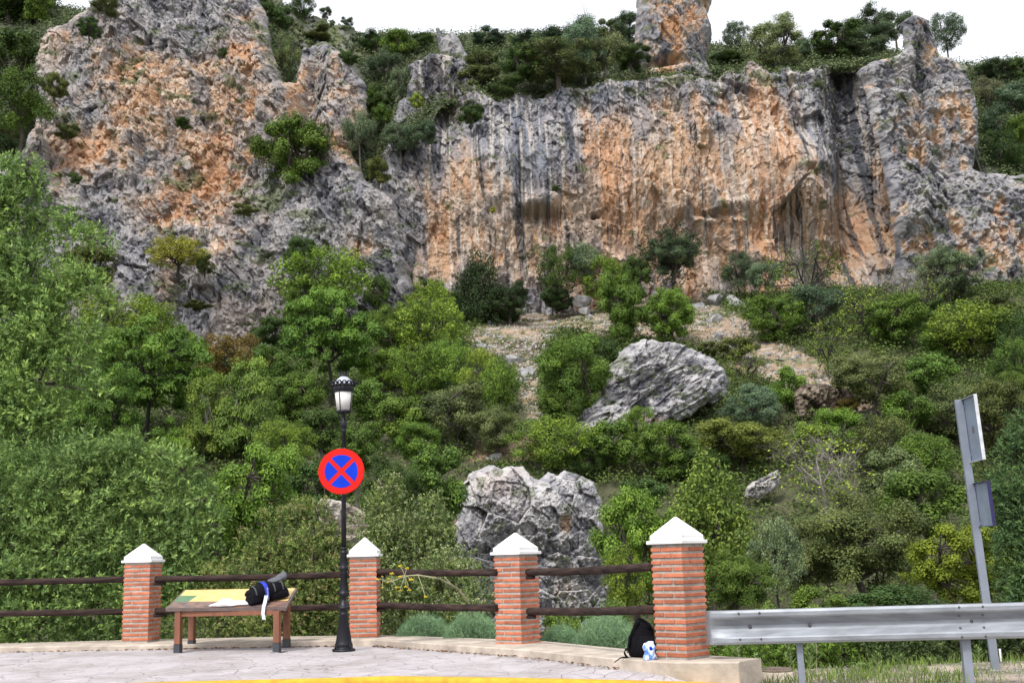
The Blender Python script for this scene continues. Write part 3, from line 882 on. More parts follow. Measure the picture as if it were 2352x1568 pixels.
relief('rock_outcrop', B6P, hit(1760, 1140)[1] - 1, lambda X, Z, u, v: 0 * X, rock_boulder, lambda X, Z, u, v, d, fc, s: lerp(np.array([.28, .27, .27]), np.array([.52, .50, .48]), sstep(-.3, .5, fbm(X / .3, Z / .3, 3, s) + fc)), seed=695, amp=1.0, Rr=.2, closed=True, step=.025, jag=4,
       kind='thing', label='grey rocks left of the pale budding fig tree', cat='rock outcrop')

# rock flake standing out of the main wall
p0, p1, p2, p3 = at(1866, 392, 85.2), at(1846, 402, 84.2), at(1804, 454, 84.6), at(1818, 446, 85.6)
mb = MB(); vs = [p0, p1, p2, p3, p0 + np.array([0, 4.5, .2]), p3 + np.array([0, 4.0, .1]), p1 + np.array([0, 5, 0]), p2 + np.array([0, 5, 0])]
mb.add(vs, [(0, 1, 2, 3), (0, 3, 5, 4), (1, 6, 7, 2), (1, 0, 4, 6), (2, 7, 5, 3)])
FLAKE = simple('flake_rock', (.20, .16, .13), .9, var=.4, scale=2)
tag(mb.build('rock_flake', FLAKE), 'thin tilted flake of brown rock jutting from the wall under the dark cleft', 'rock flake')

#@@PLANTS
# ------------------------------------------------------------------ foliage
def leaves(P, Nn, L, W, rng):
    """one folded rhombus per point; P (n,3), Nn (n,3) facing, L,W scalar or (n,)"""
    n = len(P)
    L = np.broadcast_to(L, n)[:, None] * rng.uniform(.7, 1.3, (n, 1)); W = np.broadcast_to(W, n)[:, None] * rng.uniform(.8, 1.2, (n, 1))
    Nn = Nn / (np.linalg.norm(Nn, axis=1, keepdims=True) + 1e-9)
    t = rng.normal(size=(n, 3)); t -= (t * Nn).sum(1, keepdims=True) * Nn
    t /= np.linalg.norm(t, axis=1, keepdims=True) + 1e-9
    b = np.cross(Nn, t)
    V = np.stack([P - t * L / 2, P + b * W / 2, P + t * L / 2, P - b * W / 2], 1)
    return V.reshape(-1, 3), np.arange(n * 4).reshape(n, 4)


def env_pt(rng, n, kind):
    out = []
    while len(out) < n:
        p = rng.uniform(-1, 1, 3)
        r = math.sqrt(p[0] ** 2 + p[1] ** 2)
        if kind == 'spire': ok = r < (1 - (p[2] + 1) / 2) ** .75 * .98 + .06 and r > .25 * (1 - p[2]) - .2
        elif kind == 'umbrella': ok = r * r + p[2] ** 2 < 1 and p[2] > -.75 + .5 * (1 - r)
        elif kind == 'ledge': ok = r * r + p[2] ** 2 < 1 and p[2] > -.2
        else: ok = .22 < r * r + p[2] ** 2 < 1
        if ok: out.append(p)
    return np.array(out)


PROTO = {}


def proto(key, env, nc, rc, nl, L, W, z0, trunk='BARK', flat=.8, limb=.5, tr=.028, out=.5, seed=0, jag=.0, bare=0):
    """unit-size plant: width 1, height 1, base at the origin; crown occupies z0..1"""
    rng = np.random.default_rng(seed + 1000)
    q_l = rng.uniform(.8, 1.3); L *= q_l; W *= q_l; nl = int(nl / q_l ** 1.3)
    lobe = None
    if env == 'ball' and nc >= 80:
        nlb = 17 if nc < 150 else 30
        lb = env_pt(rng, nlb * 4, 'ball'); keep_ = [lb[0]]
        for q_ in lb[1:]:
            if len(keep_) < nlb and np.linalg.norm(q_) > .45 and min(np.linalg.norm(q_ - k_) for k_ in keep_) > .34: keep_.append(q_)
        lb = np.array(keep_) * np.array([.86, .86, .84]) * rng.uniform(.82, 1.1, (len(keep_), 1))
        li = rng.integers(0, len(lb), nc); dd_ = rng.normal(size=(nc, 3)); dd_ /= np.linalg.norm(dd_, axis=1, keepdims=True)
        lr = rng.uniform(.13, .30, len(lb))
        c = lb[li] + dd_ * lr[li][:, None] * rng.uniform(.3, 1, (nc, 1))
        lobe = lb[li]
    else: c = env_pt(rng, nc, env)
    if nc > 8 and lobe is None:
        for _ in range(3):   # spread clumps apart
            D = c[:, None] - c[None]; dd = np.maximum(np.linalg.norm(D, axis=2), .16) + np.eye(nc)
            c = c + .012 * (D / dd[..., None] ** 3).sum(1) / nc * 6
    cz = (z0 + 1) / 2; hz = (1 - z0) / 2
    hw = .5 - rc * .55; hzz = hz - rc * .5
    C = np.stack([c[:, 0] * hw, c[:, 1] * hw, cz + c[:, 2] * hzz], 1)
    LC = C if lobe is None else np.stack([lobe[:, 0] * hw, lobe[:, 1] * hw, cz + lobe[:, 2] * hzz - .03], 1)
    if jag: C += rng.normal(0, jag, C.shape) * [1, 1, .6]
    rr = rc * rng.uniform(.6, 1.3, nc) * (.82 if lobe is not None else 1)
    cid = np.repeat(np.arange(nc), nl)
    n = len(cid)
    d = rng.normal(size=(n, 3)); d /= np.linalg.norm(d, axis=1, keepdims=True)
    if flat < .75: d[:, 2] = np.abs(d[:, 2]) * .9 + d[:, 2] * .1
    rad = rng.uniform(.25, 1, (n, 1)) ** .5
    P = C[cid] + d * rad * rr[cid][:, None] * np.array([1, 1, flat])
    P += rng.normal(0, rc * .12, P.shape)
    if lobe is not None:
        dl = P - LC[cid]; dl /= np.linalg.norm(dl, axis=1, keepdims=True) + 1e-6; d = dl * 1.0 + d * .25
    Nn = d * out + np.array([0, 0, .4]) + rng.normal(0, .42, (n, 3))
    V, Q = leaves(P, Nn, L, W, rng)
    ct = rng.uniform(.25, .75, nc)
    tint = np.clip(ct[cid] + rng.normal(0, .17, n), 0, 1)
    cm = npmesh('crown', V, Q, LEAF, attr=tint)
    # limbs
    mb = MB(); mb.smooth = True
    fork = np.array([rng.normal(0, .03), rng.normal(0, .03), z0 + (1 - z0) * .22])
    mb.tube([(0, 0, -.03), fork * [.4, .4, .5] + [rng.normal(0, .015), 0, 0], fork], [tr * 1.25, tr, tr * .85], 7)
    nl_ = int(nc * limb)
    order = rng.permutation(nc)[:nl_]
    mains = []
    for k in range(5):
        a = 2 * PI * k / 5 + rng.uniform(-.4, .4)
        e = fork + np.array([math.cos(a) * .2, math.sin(a) * .2, (1 - z0) * rng.uniform(.15, .45)])
        m = (fork + e) / 2 + rng.normal(0, .025, 3)
        mb.tube([fork, m, e], [tr * .7, tr * .55, tr * .4], 5, False); mains.append((m, e))
    for k in order:
        T = C[k]
        best = min(mains, key=lambda q: np.linalg.norm(q[1] - T))
        s_ = best[1] if rng.random() < .6 else best[0]
        m = (s_ + T) / 2 + rng.normal(0, .03, 3) + [0, 0, -.015]
        mb.tube([s_, m, T], [tr * .36, tr * .25, tr * .12], 4, False)
    for k in range(bare):
        T = C[rng.integers(nc)]
        for j in range(6):
            e = T + rng.normal(0, rc * 1.1, 3) + [0, 0, rc * .4]
            mb.tube([T, (T + e) / 2 + rng.normal(0, rc * .2, 3), e], [tr * .13, tr * .10, tr * .05], 3, False)
    mats = {'BARK': BARK, 'BARKD': BARKD, 'BARKG': BARKG}[trunk]
    me = bpy.data.meshes.new('trunk'); me.from_pydata(mb.v, [], mb.f); me.materials.append(mats); me.update()
    PROTO.setdefault(key, []).append((me, cm))


for s in range(4):
    proto('dense', 'ball', 120, .12, 150, .031, .020, .06, seed=s, out=1.0, limb=.25)
    proto('olive', 'ball', 84, .13, 140, .037, .013, .16, seed=10 + s, trunk='BARK', limb=.5, tr=.022, bare=14)
    proto('open', 'ball', 78, .105, 130, .031, .020, .20, seed=20 + s, trunk='BARKD', limb=.8, tr=.018, jag=.02, bare=34)
for s in range(3):
    proto('fine', 'ball', 260, .085, 140, .020, .013, .05, seed=30 + s, out=1.0, limb=.2)
    proto('finegrey', 'ball', 220, .09, 120, .027, .011, .08, seed=35 + s, out=.9, limb=.3)
    proto('pine', 'umbrella', 92, .095, 330, .030, .011, .24, seed=40 + s, trunk='BARKD', flat=.7, limb=.9, tr=.02, out=1.2)
    proto('spire', 'spire', 110, .13, 150, .036, .018, .03, seed=50 + s, out=.8, limb=.2)
    proto('bare', 'ball', 60, .10, 14, .028, .018, .15, seed=60 + s, trunk='BARKG', limb=1.0, tr=.014, jag=.03, bare=60)
    proto('baredark', 'ball', 50, .10, 26, .030, .02, .15, seed=64 + s, trunk='BARKD', limb=1.0, tr=.02, jag=.03, bare=50)
    proto('youngpine', 'spire', 64, .14, 320, .038, .016, .12, seed=70 + s, trunk='BARKG', flat=.7, limb=.9, tr=.012, out=1.2)
proto('ledge', 'ledge', 90, .11, 110, .026, .017, .10, seed=80, out=.7, limb=.6, trunk='BARKD')

CO = dict(dark=(.032, .054, .026), dk=(.052, .090, .030), gr=(.088, .146, .036), br=(.130, .210, .044), yg=(.165, .235, .050), yl=(.24, .255, .045), ol=(.115, .142, .072), bo=(.115, .165, .125),
          pale=(.155, .20, .13), brn=(.17, .12, .04), gy=(.15, .155, .11), bl=(.075, .112, .082), pn=(.095, .165, .036), pn2=(.120, .182, .05), og=(.092, .112, .046), rust=(.19, .145, .05))
_cnt = {}


def plant(kind, u, vt, vb, w, c, label, D=None, top=False, cat=None, group=None, lean=0):
    """u centre, vt/vb top and foot in frame units, w width"""
    if D is None:
        p = hit_top(u, vb) if top else hit(u, vb)
        if top is True and p[1] > 127: p = at(u, vb, 120)
    elif D < 0:      # rooted on a ledge of rock at that distance
        p = at(u, vb, -D)
    else:
        p = at(u, vb, D)
    y = p[1]
    ht = float(at(u, vt, y)[2] - p[2]); wd = w * y / F
    L = PROTO[kind]; k = _cnt.get(kind, 0); _cnt[kind] = k + 1
    tm, cm = L[k % len(L)]
    ws = label.split(); it = [i for i, x_ in enumerate(ws) if x_ in ('tree', 'pine', 'oak', 'sapling', 'conifer', 'juniper')][:1]; ib = [i for i, x_ in enumerate(ws) if x_ in ('bush', 'bushes', 'shrub', 'thicket', 'tuft')][:1]
    cat = cat or ('tree' if it and (not ib or it[0] < ib[0]) else 'shrub' if ib else 'tree' if kind in ('pine', 'open', 'olive', 'baredark', 'youngpine') else 'shrub')
    o = empty('tree' if cat == 'tree' else 'shrub', p - np.array([0, 0, .05 * ht if D is None or D > 0 else 0]), 0, label, cat, group or GRP)
    o.rotation_euler = (0, lean, (k * 2.399) % (2 * PI) if not lean else 0)
    lb_ = kind in ('dense', 'fine', 'finegrey', 'olive'); wd *= 1.27 if lb_ else 1.12; o.scale = (wd, wd * .9, ht * (1.13 if lb_ else 1.06))
    t = link('trunk', tm, o); cr = link('crown', cm, o)
    if D and D > 0:
        dz_ = (float(tz(p[0], D)) - p[2]) / (ht * 1.03)
        if dz_ < -.05:
            mb_ = MB(); mb_.smooth = True; mb_.tube([(0, 0, dz_ - .05), (.02, 0, dz_ / 2), (0, 0, .02)], [.035, .03, .025], 6); mb_.build('lower_trunk', BARK, o)
    j = random.uniform(.85, 1.15); j2 = random.uniform(.93, 1.07)
    cc = CO[c] if isinstance(c, str) else c
    cr.color = (cc[0] * j * j2 * 1.10, cc[1] * j * 1.10, cc[2] * j / j2 * .92, 1)
    return o


#@@LIST
GRP = 'trees and shrubs on the clifftop ridge'
T = True
for a in [
    ('dense', 30, -60, 60, 190, 'dk', 'dark bush filling the top left corner of the picture'),
    ('dense', 85, -25, 60, 90, 'gr', 'mid green bush just left of the small notch of sky at upper left'),
    ('dense', 20, 60, 210, 170, 'dk', 'dark shrub at the left edge above the round olive green tree'),
    ('olive', 45, 170, 350, 160, 'gr', 'round olive green tree at the left edge beside the grey cliff'),
    ('dense', 5, 300, 400, 120, 'dark', 'very dark shrub at the left edge below the round olive green tree'),
    ('fine', 205, 42, 98, 62, 'dk', 'dark green shrub on top of the pale rock block at upper left'),
    ('olive', 238, -5, 50, 80, 'og', 'grey green bush on the crag just right of the small upper left sky notch'),
    ('dense', 590, -30, 40, 70, 'dk', 'dark tree on the rocky crest at the top, left end of the open sky'),
    ('open', 696, -14, 50, 52, 'dk', 'slender thin crowned tree rising highest on the left skyline'),
    ('olive', 747, 16, 50, 36, 'bl', 'small round tree on the skyline, second from the left end of the open sky'),
    ('olive', 797, 40, 66, 32, 'bl', 'tiny tree on the skyline, third from the left end of the open sky'),
    ('dense', 640, 8, 80, 70, 'dk', 'dark bush on the sloping crest below the slender skyline tree'),
    ('olive', 655, 70, 205, 74, 'ol', 'tall grey green shrub in the groove between the two left rock ribs'),
    ('dense', 730, 60, 100, 70, 'og', 'low bush growing on the crest above the second left rock rib'),
    ('dense', 860, 70, 125, 80, 'dk', 'dark shrub at the top of the green gully under the ridge line'),
    ('dense', 915, 66, 150, 90, 'gr', 'mid green shrub at the top of the gully, left of the rock knob'),
    ('dense', 970, 72, 120, 60, 'dk', 'small dark shrub touching the left foot of the grey rock knob'),
    ('olive', 885, 110, 200, 90, 'bl', 'bluish shrub halfway down the green gully'),
    ('olive', 925, 150, 250, 70, 'bo', 'grey blue shrub in the gully against the rock rib of the knob'),
    ('dense', 868, 190, 275, 80, 'dk', 'dark shrub in the middle of the gully beside the second left rock rib'),
    ('dense', 880, 235, 310, 70, 'gr', 'green shrub low in the gully right of the orange rock rib'),
    ('dense', 1110, 110, 190, 90, 'og', 'brownish green bush right of the rock knob on the ridge'),
    ('fine', 1120, 70, 120, 90, 'bl', 'dark bluish bush on the skyline just right of the rock knob'),
    ('dense', 1105, 150, 215, 120, 'ol', 'olive green bush at the cliff edge below the rock knob'),
    ('dense', 1160, 180, 235, 66, 'dk', 'small dark bush hanging over the cliff edge right of the knob'),
    ('dense', 1210, 75, 120, 90, 'bl', 'low bluish bush on the skyline between the knob and the pinnacle, left one'),
    ('fine', 1200, 105, 200, 110, 'dk', 'compact rounded dark green bush on the cliff edge, left of the grey olive'),
    ('finegrey', 1285, 95, 205, 190, 'ol', 'widest grey olive bush on the cliff edge between the knob and the pinnacle'),
    ('olive', 1290, 66, 110, 110, 'bl', 'dusky bush on the skyline behind the widest grey olive bush'),
    ('olive', 1345, 45, 190, 110, 'bo', 'tall silvery olive tree on the cliff edge left of the pinnacle'),
    ('olive', 1390, 80, 190, 100, 'pale', 'pale silvery olive next to the dark round bush by the pinnacle'),
    ('fine', 1455, 105, 168, 96, 'dk', 'dark green round bush at the left foot of the rock pinnacle'),
    ('dense', 1440, 25, 110, 80, 'bl', 'dark bush high against the left side of the rock pinnacle'),
    ('dense', 1400, 40, 100, 70, 'ol', 'grey green skyline bush just left of the dark bush beside the pinnacle'),
    ('dense', 1678, 118, 160, 96, 'dk', 'low green bush at the right foot of the rock pinnacle'),
    ('open', 1692, 52, 125, 62, 'bl', 'thin see-through tree on the skyline right of the pinnacle'),
    ('finegrey', 1782, 45, 168, 150, 'pale', 'round pale green olive tree standing alone on the skyline right of the pinnacle'),
    ('dense', 1842, 85, 150, 70, 'bo', 'small grey green bush filling the dip right of the round pale olive'),
    ('fine', 1925, 50, 145, 130, 'dk', 'dark green dome of foliage left part of the big clump near the cleft'),
    ('finegrey', 2000, 22, 135, 150, 'bl', 'tallest bluish green tree of the big clump above the dark cleft'),
    ('olive', 2060, 24, 110, 90, 'bl', 'dark tree leaning against the orange rock horn on the right skyline'),
    ('olive', 1985, 80, 150, 110, 'bo', 'grey green tree overhanging the dark cleft in the right part of the wall'),
    ('open', 2178, 30, 130, 92, 'bl', 'wind-swept tree with thin branches right of the orange rock horn'),
    ('dense', 2290, 136, 190, 110, 'bl', 'dark shrub where the right hill meets the sky'),
    ('dense', 2345, 128, 190, 80, 'dk', 'dark shrub on the skyline at the right edge of the picture'),
    ('olive', 2275, 175, 260, 80, 'gy', 'greyish shrub on the right hill just behind the cliff corner'),
    ('dense', 2335, 185, 270, 100, 'bo', 'grey green shrub at the right edge below the skyline'),
    ('dense', 2285, 240, 330, 90, 'bl', 'bluish shrub in the middle of the right hill'),
    ('dense', 2345, 260, 350, 90, 'gr', 'brighter green shrub at the right edge on the upper hill'),
    ('open', 2300, 305, 398, 110, 'dk', 'dark tree with a bare forked trunk on the ledge at the right edge'),
    ('dense', 2350, 330, 400, 60, 'dk', 'dark bush at the right edge behind the forked trunk'),
]:
    if 190 < a[1] < 300: plant(*a, D=-93.5)
    elif a[1] == 45: plant(*a, D=-87.5)
    elif 1010 < a[1] < 1500 and a[3] > 150: plant(*a, D=-96.5 if a[1] < 1130 else -93.6)
    else: plant(*a, top=T)
GRP = 'shrubs rooted on ledges of the rock face'
for a in [
    ('dense', 800, 120, 156, 50, 'dk', 'small dark green shrub on the shoulder of the second left rock rib', -97),
    ('fine', 670, 268, 450, 180, 'gr', 'largest green tree growing out of the left cliff above the grey ledges', -89.5),
    ('baredark', 735, 280, 400, 80, 'gr', 'half bare branching tree leaning right beside the largest green cliff tree', -89.8),
    ('olive', 828, 255, 385, 80, 'bo', 'silvery blue green olive tree below the gully', -91),
    ('olive', 920, 285, 375, 96, 'bo', 'silvery olive bush right of the blue green olive below the gully', -91),
    ('dense', 978, 278, 335, 70, 'bl', 'dark silvery bush at the top left corner of the smooth wall', -90.5),
    ('dense', 870, 360, 430, 70, 'og', 'small dull shrub at the foot of the gully', -89),
    ('dense', 958, 212, 255, 34, 'yg', 'small yellow green bush on the rock rib below the knob', -92),
    ('dense', 1085, 240, 290, 64, 'dk', 'small green bush on the upper left part of the smooth wall', -91),
    ('ledge', 408, 552, 640, 120, 'yl', 'yellow green bush on a ledge low on the left cliff', -82.5),
    ('dense', 470, 582, 636, 58, 'og', 'dull grey green bush touching the yellow green ledge bush', -82.5),
    ('dense', 195, 560, 700, 160, 'og', 'dark olive bush at the left foot of the cliff behind the big glossy tree', -80),
    ('dense', 208, 505, 545, 26, 'yg', 'tiny yellow green tuft above the dark olive bush on the left cliff', -83),
    ('dense', 172, 396, 428, 34, 'dk', 'small dark tuft on the lower left cliff', -86),
    ('fine', 688, 540, 625, 78, 'dk', 'dark green shrub on the ledge above the light green branching tree', -84),
    ('dense', 510, 110, 135, 30, 'dk', 'tiny green tuft high on the left cliff', -95),
    ('dense', 420, 270, 300, 46, 'dk', 'green tuft in the middle of the orange left cliff', -89),
    ('dense', 125, 165, 235, 70, 'og', 'dull dark bush under the pale rock block at upper left', -90),
    ('dense', 155, 285, 325, 60, 'og', 'dull tuft on the left shoulder of the orange cliff', -90),
    ('dense', 1278, 425, 442, 24, 'dk', 'tiny green tuft in the middle of the smooth wall', -86.5),
    ('dense', 1132, 475, 492, 16, 'yl', 'tiny yellow tuft on the smooth wall', -87.5),
    ('dense', 450, 690, 715, 70, 'og', 'low grey green tuft on the lower grey part of the left cliff', -82),
    ('dense', 560, 470, 500, 60, 'og', 'thin green tuft on the grey ledges of the left cliff', -86),
]: plant(*a)
GRP = 'trees and shrubs at the foot of the cliff'
for a in [
    ('open', 735, 572, 740, 190, 'br', 'light green tree with dark branches against the rock above the umbrella pine'),
    ('fine', 700, 640, 760, 110, 'gr', 'mid green bush left below the light green branching tree'),
    ('fine', 640, 720, 820, 120, 'dk', 'dark shrub just left of the umbrella pine at the foot of the rock'),
    ('dense', 865, 620, 720, 70, 'dk', 'dark shrub under the grey wall right of the umbrella pine top'),
    ('fine', 985, 632, 710, 80, 'dark', 'dark pointed shrub rising behind a yellow green one at the wall foot'),
    ('open', 990, 650, 760, 110, 'yg', 'yellow green shrub at the wall foot left of the big dark conifer'),
    ('spire', 1105, 575, 745, 120, 'dark', 'tallest dark conifer standing at the foot of the smooth wall'),
    ('fine', 1170, 640, 745, 110, 'dark', 'lower dark conifer bush joined to the right side of the tallest conifer'),
    ('dense', 1060, 660, 735, 60, 'gr', 'small green bush tucked left of the tallest conifer'),
    ('open', 1290, 560, 700, 110, 'dk', 'open dark tree with a visible trunk at the foot of the wall centre'),
    ('dense', 1290, 660, 720, 80, 'dark', 'low dark bush around the trunk of the open dark tree'),
    ('olive', 1350, 548, 680, 84, 'bo', 'bluish olive tree against the wall right of the open dark tree'),
    ('open', 1395, 590, 710, 110, 'br', 'light green tree in front of the bluish olive'),
    ('fine', 1465, 585, 690, 84, 'dk', 'round dark green shrub left of the black limbed oak'),
    ('baredark', 1545, 525, 665, 160, 'dark', 'black limbed spreading oak at the foot of the wall'),
    ('fine', 1545, 530, 640, 140, 'bl', 'dense dark crown of the oak at the foot of the wall'),
    ('olive', 1700, 575, 690, 90, 'bl', 'dark olive tree at the wall foot right of the stony slope top'),
    ('olive', 1760, 590, 690, 80, 'bo', 'grey green olive next to the dark one at the wall foot'),
    ('baredark', 1862, 560, 725, 190, 'gr', 'large half dead tree with black twisted branches before the wall'),
    ('olive', 1880, 650, 780, 130, 'bl', 'dark leafy bush under the half dead tree'),
    ('fine', 1787, 664, 790, 135, 'gr', 'round fresh green bush on the right edge of the stony slope'),
    ('baredark', 1905, 735, 870, 90, 'yg', 'small yellow green tree with a slanting bare trunk beside the stony slope'),
    ('baredark', 1995, 660, 790, 130, 'yg', 'yellow green shrub with black bare twigs right of the slanting trunk'),
    ('bare', 2095, 600, 720, 140, 'gy', 'pale grey leafless thicket at the foot of the right rock'),
    ('finegrey', 2180, 562, 700, 160, 'pale', 'grey green wind-combed tree against the lower right rock'),
    ('fine', 2075, 670, 800, 160, 'gr', 'broad green bush below the leafless thicket'),
    ('open', 2240, 700, 830, 170, 'yg', 'yellow green tree near the right edge at the foot of the rock'),
    ('dense', 2180, 720, 830, 110, 'gr', 'green bush left of the yellow green tree near the right edge'),
    ('dense', 2325, 705, 830, 100, 'dk', 'dark bush at the right edge at the foot of the rock'),
    ('open', 2340, 780, 900, 110, 'gr', 'green tree at the right edge just under the dark bush'),
    ('fine', 2140, 690, 770, 120, 'dk', 'dark bush between the leafless thicket and the yellow green tree at the rock foot'),
    ('dense', 2270, 672, 740, 110, 'og', 'dull bush against the lower right rock, left of the dark bush at the edge'),
    ('baredark', 2130, 640, 730, 90, 'yg', 'small yellow green tree with black twigs before the grey green wind-combed tree'),
    ('dense', 2010, 700, 770, 90, 'dk', 'dark bush under the end of the half dead tree branches'),
    ('finegrey', 2345, 850, 960, 120, 'gr', 'soft green bush at the right edge above the road sign'),
]: plant(*a)
GRP = 'trees and shrubs on the slope'
for a in [
    ('open', 285, 672, 850, 230, 'yg', 'tall yellow green tree with dark limbs at left under the rock'),
    ('fine', 405, 730, 850, 90, 'br', 'light green bush hanging right of the tall yellow green tree'),
    ('open', 530, 775, 885, 180, 'rust', 'rusty brown tinged bush at the foot of the grey rock'),
    ('dense', 620, 790, 900, 110, 'gr', 'green bush between the rusty bush and the umbrella pine'),
    ('pine', 762, 672, 935, 190, 'pn', 'umbrella pine with a black trunk right above the street lamp'),
    ('pine', 335, 735, 1040, 250, 'pn', 'large pine with a straight trunk left of the centre'),
    ('youngpine', 470, 830, 1060, 120, 'pn2', 'young pine right of the large pine'),
    ('youngpine', 570, 810, 1060, 150, 'pn2', 'light green young pine left of the lamp top'),
    ('youngpine', 380, 960, 1130, 120, 'pn', 'small pine in the shade below the large pine'),
    ('pine', 230, 830, 1130, 160, 'pn', 'pine half hidden behind the big glossy tree'),
    ('fine', 680, 850, 980, 130, 'gr', 'green bush left of the lamp beneath the umbrella pine'),
    ('fine', 900, 690, 830, 110, 'gr', 'soft green bush right of the umbrella pine'),
    ('open', 985, 690, 830, 150, 'yg', 'yellowish tree with a crooked dark trunk left of the stony slope'),
    ('dense', 880, 790, 900, 130, 'yg', 'yellow green bush on the right flank of the umbrella pine'),
    ('open', 960, 800, 930, 120, 'br', 'light green tree below the crooked dark trunk'),
    ('open', 1030, 775, 920, 110, 'br', 'light green upright tree at the left edge of the stony slope'),
    ('open', 1105, 800, 930, 90, 'yg', 'thin yellow green sapling at the lower left of the stony slope'),
    ('open', 1150, 830, 960, 80, 'br', 'airy bright green sapling beside the narrow stony gully'),
    ('finegrey', 1050, 870, 1040, 190, 'ol', 'large grey green bush left of the narrow stony gully'),
    ('finegrey', 1140, 930, 1050, 130, 'ol', 'dull green bush touching the narrow stony gully'),
    ('dense', 935, 900, 1040, 150, 'gr', 'green bush right of the lamp head'),
    ('dense', 850, 860, 980, 120, 'gr', 'green bush directly behind the lamp head'),
    ('fine', 1435, 618, 790, 140, 'gr', 'tall grey green tree beside the top of the stony slope'),
    ('fine', 1540, 655, 795, 130, 'br', 'light green tree right of the tall grey green one'),
    ('fine', 1325, 755, 965, 190, 'gr', 'big rounded green bush left of the slanting grey boulder'),
    ('dense', 1400, 770, 880, 110, 'dk', 'dark bush between the big rounded bush and the slanting boulder'),
    ('dense', 1300, 880, 975, 110, 'gr', 'green bush at the lower left of the big rounded bush'),
    ('olive', 1270, 660, 720, 70, 'dk', 'low dark bush where the stony slope meets the wall'),
    ('dense', 1690, 768, 830, 100, 'og', 'low grey bush above the right end of the slanting boulder'),
    ('dense', 1625, 780, 825, 60, 'og', 'small low bush on top of the slanting boulder'),
    ('baredark', 1720, 790, 905, 90, 'yg', 'yellow green sapling with dark limbs at the right end of the slanting boulder'),
    ('finegrey', 1735, 880, 1000, 140, 'bo', 'blue grey bush below the right end of the slanting boulder'),
    ('dense', 1810, 840, 950, 110, 'br', 'yellowish green bush below the lower stony path'),
    ('dense', 1930, 925, 1040, 120, 'br', 'light green bush below the brown earth bank'),
    ('dense', 1950, 910, 960, 50, 'rust', 'small orange tinged shrub at the brown earth bank'),
    ('finegrey', 2010, 800, 960, 190, 'ol', 'widest grey green bush right of the stony path'),
    ('dense', 2140, 800, 930, 150, 'gr', 'green bush right of the widest grey green bush'),
    ('dense', 2090, 890, 1010, 130, 'gr', 'mid green bush below the widest grey green bush'),
    ('finegrey', 2200, 880, 1020, 180, 'ol', 'olive coloured bush behind the left side of the road sign'),
    ('finegrey', 2300, 870, 1060, 180, 'og', 'dull olive bush behind the right side of the road sign'),
    ('open', 2040, 960, 1100, 160, 'og', 'thin brownish green bush between the fig tree and the road sign'),
    ('dense', 2130, 980, 1120, 140, 'gr', 'green bush just left of the upper road sign'),
    ('dense', 1870, 960, 1060, 110, 'yg', 'yellow green shrub above the pale budding fig tree'),
    ('open', 1272, 950, 1095, 180, 'br', 'fresh green tree right above the craggy boulder'),
    ('dense', 1400, 950, 1090, 130, 'gr', 'soft green bush under the left end of the slanting boulder'),
    ('dense', 1340, 1010, 1110, 100, 'dk', 'dark bush behind the right shoulder of the craggy boulder'),
    ('open', 1470, 935, 1030, 90, 'br', 'light green sapling under the middle of the slanting boulder'),
    ('fine', 1530, 960, 1110, 150, 'gr', 'round green bush below the slanting boulder'),
    ('finegrey', 1705, 955, 1090, 230, (.15, .19, .06), 'spreading olive yellow bush below the blue grey bush'),
    ('dense', 1620, 1020, 1120, 120, 'dk', 'dark bush in the shade of the spreading olive yellow one'),
]: plant(*a)
GRP = 'trees and shrubs in the dip behind the fence'
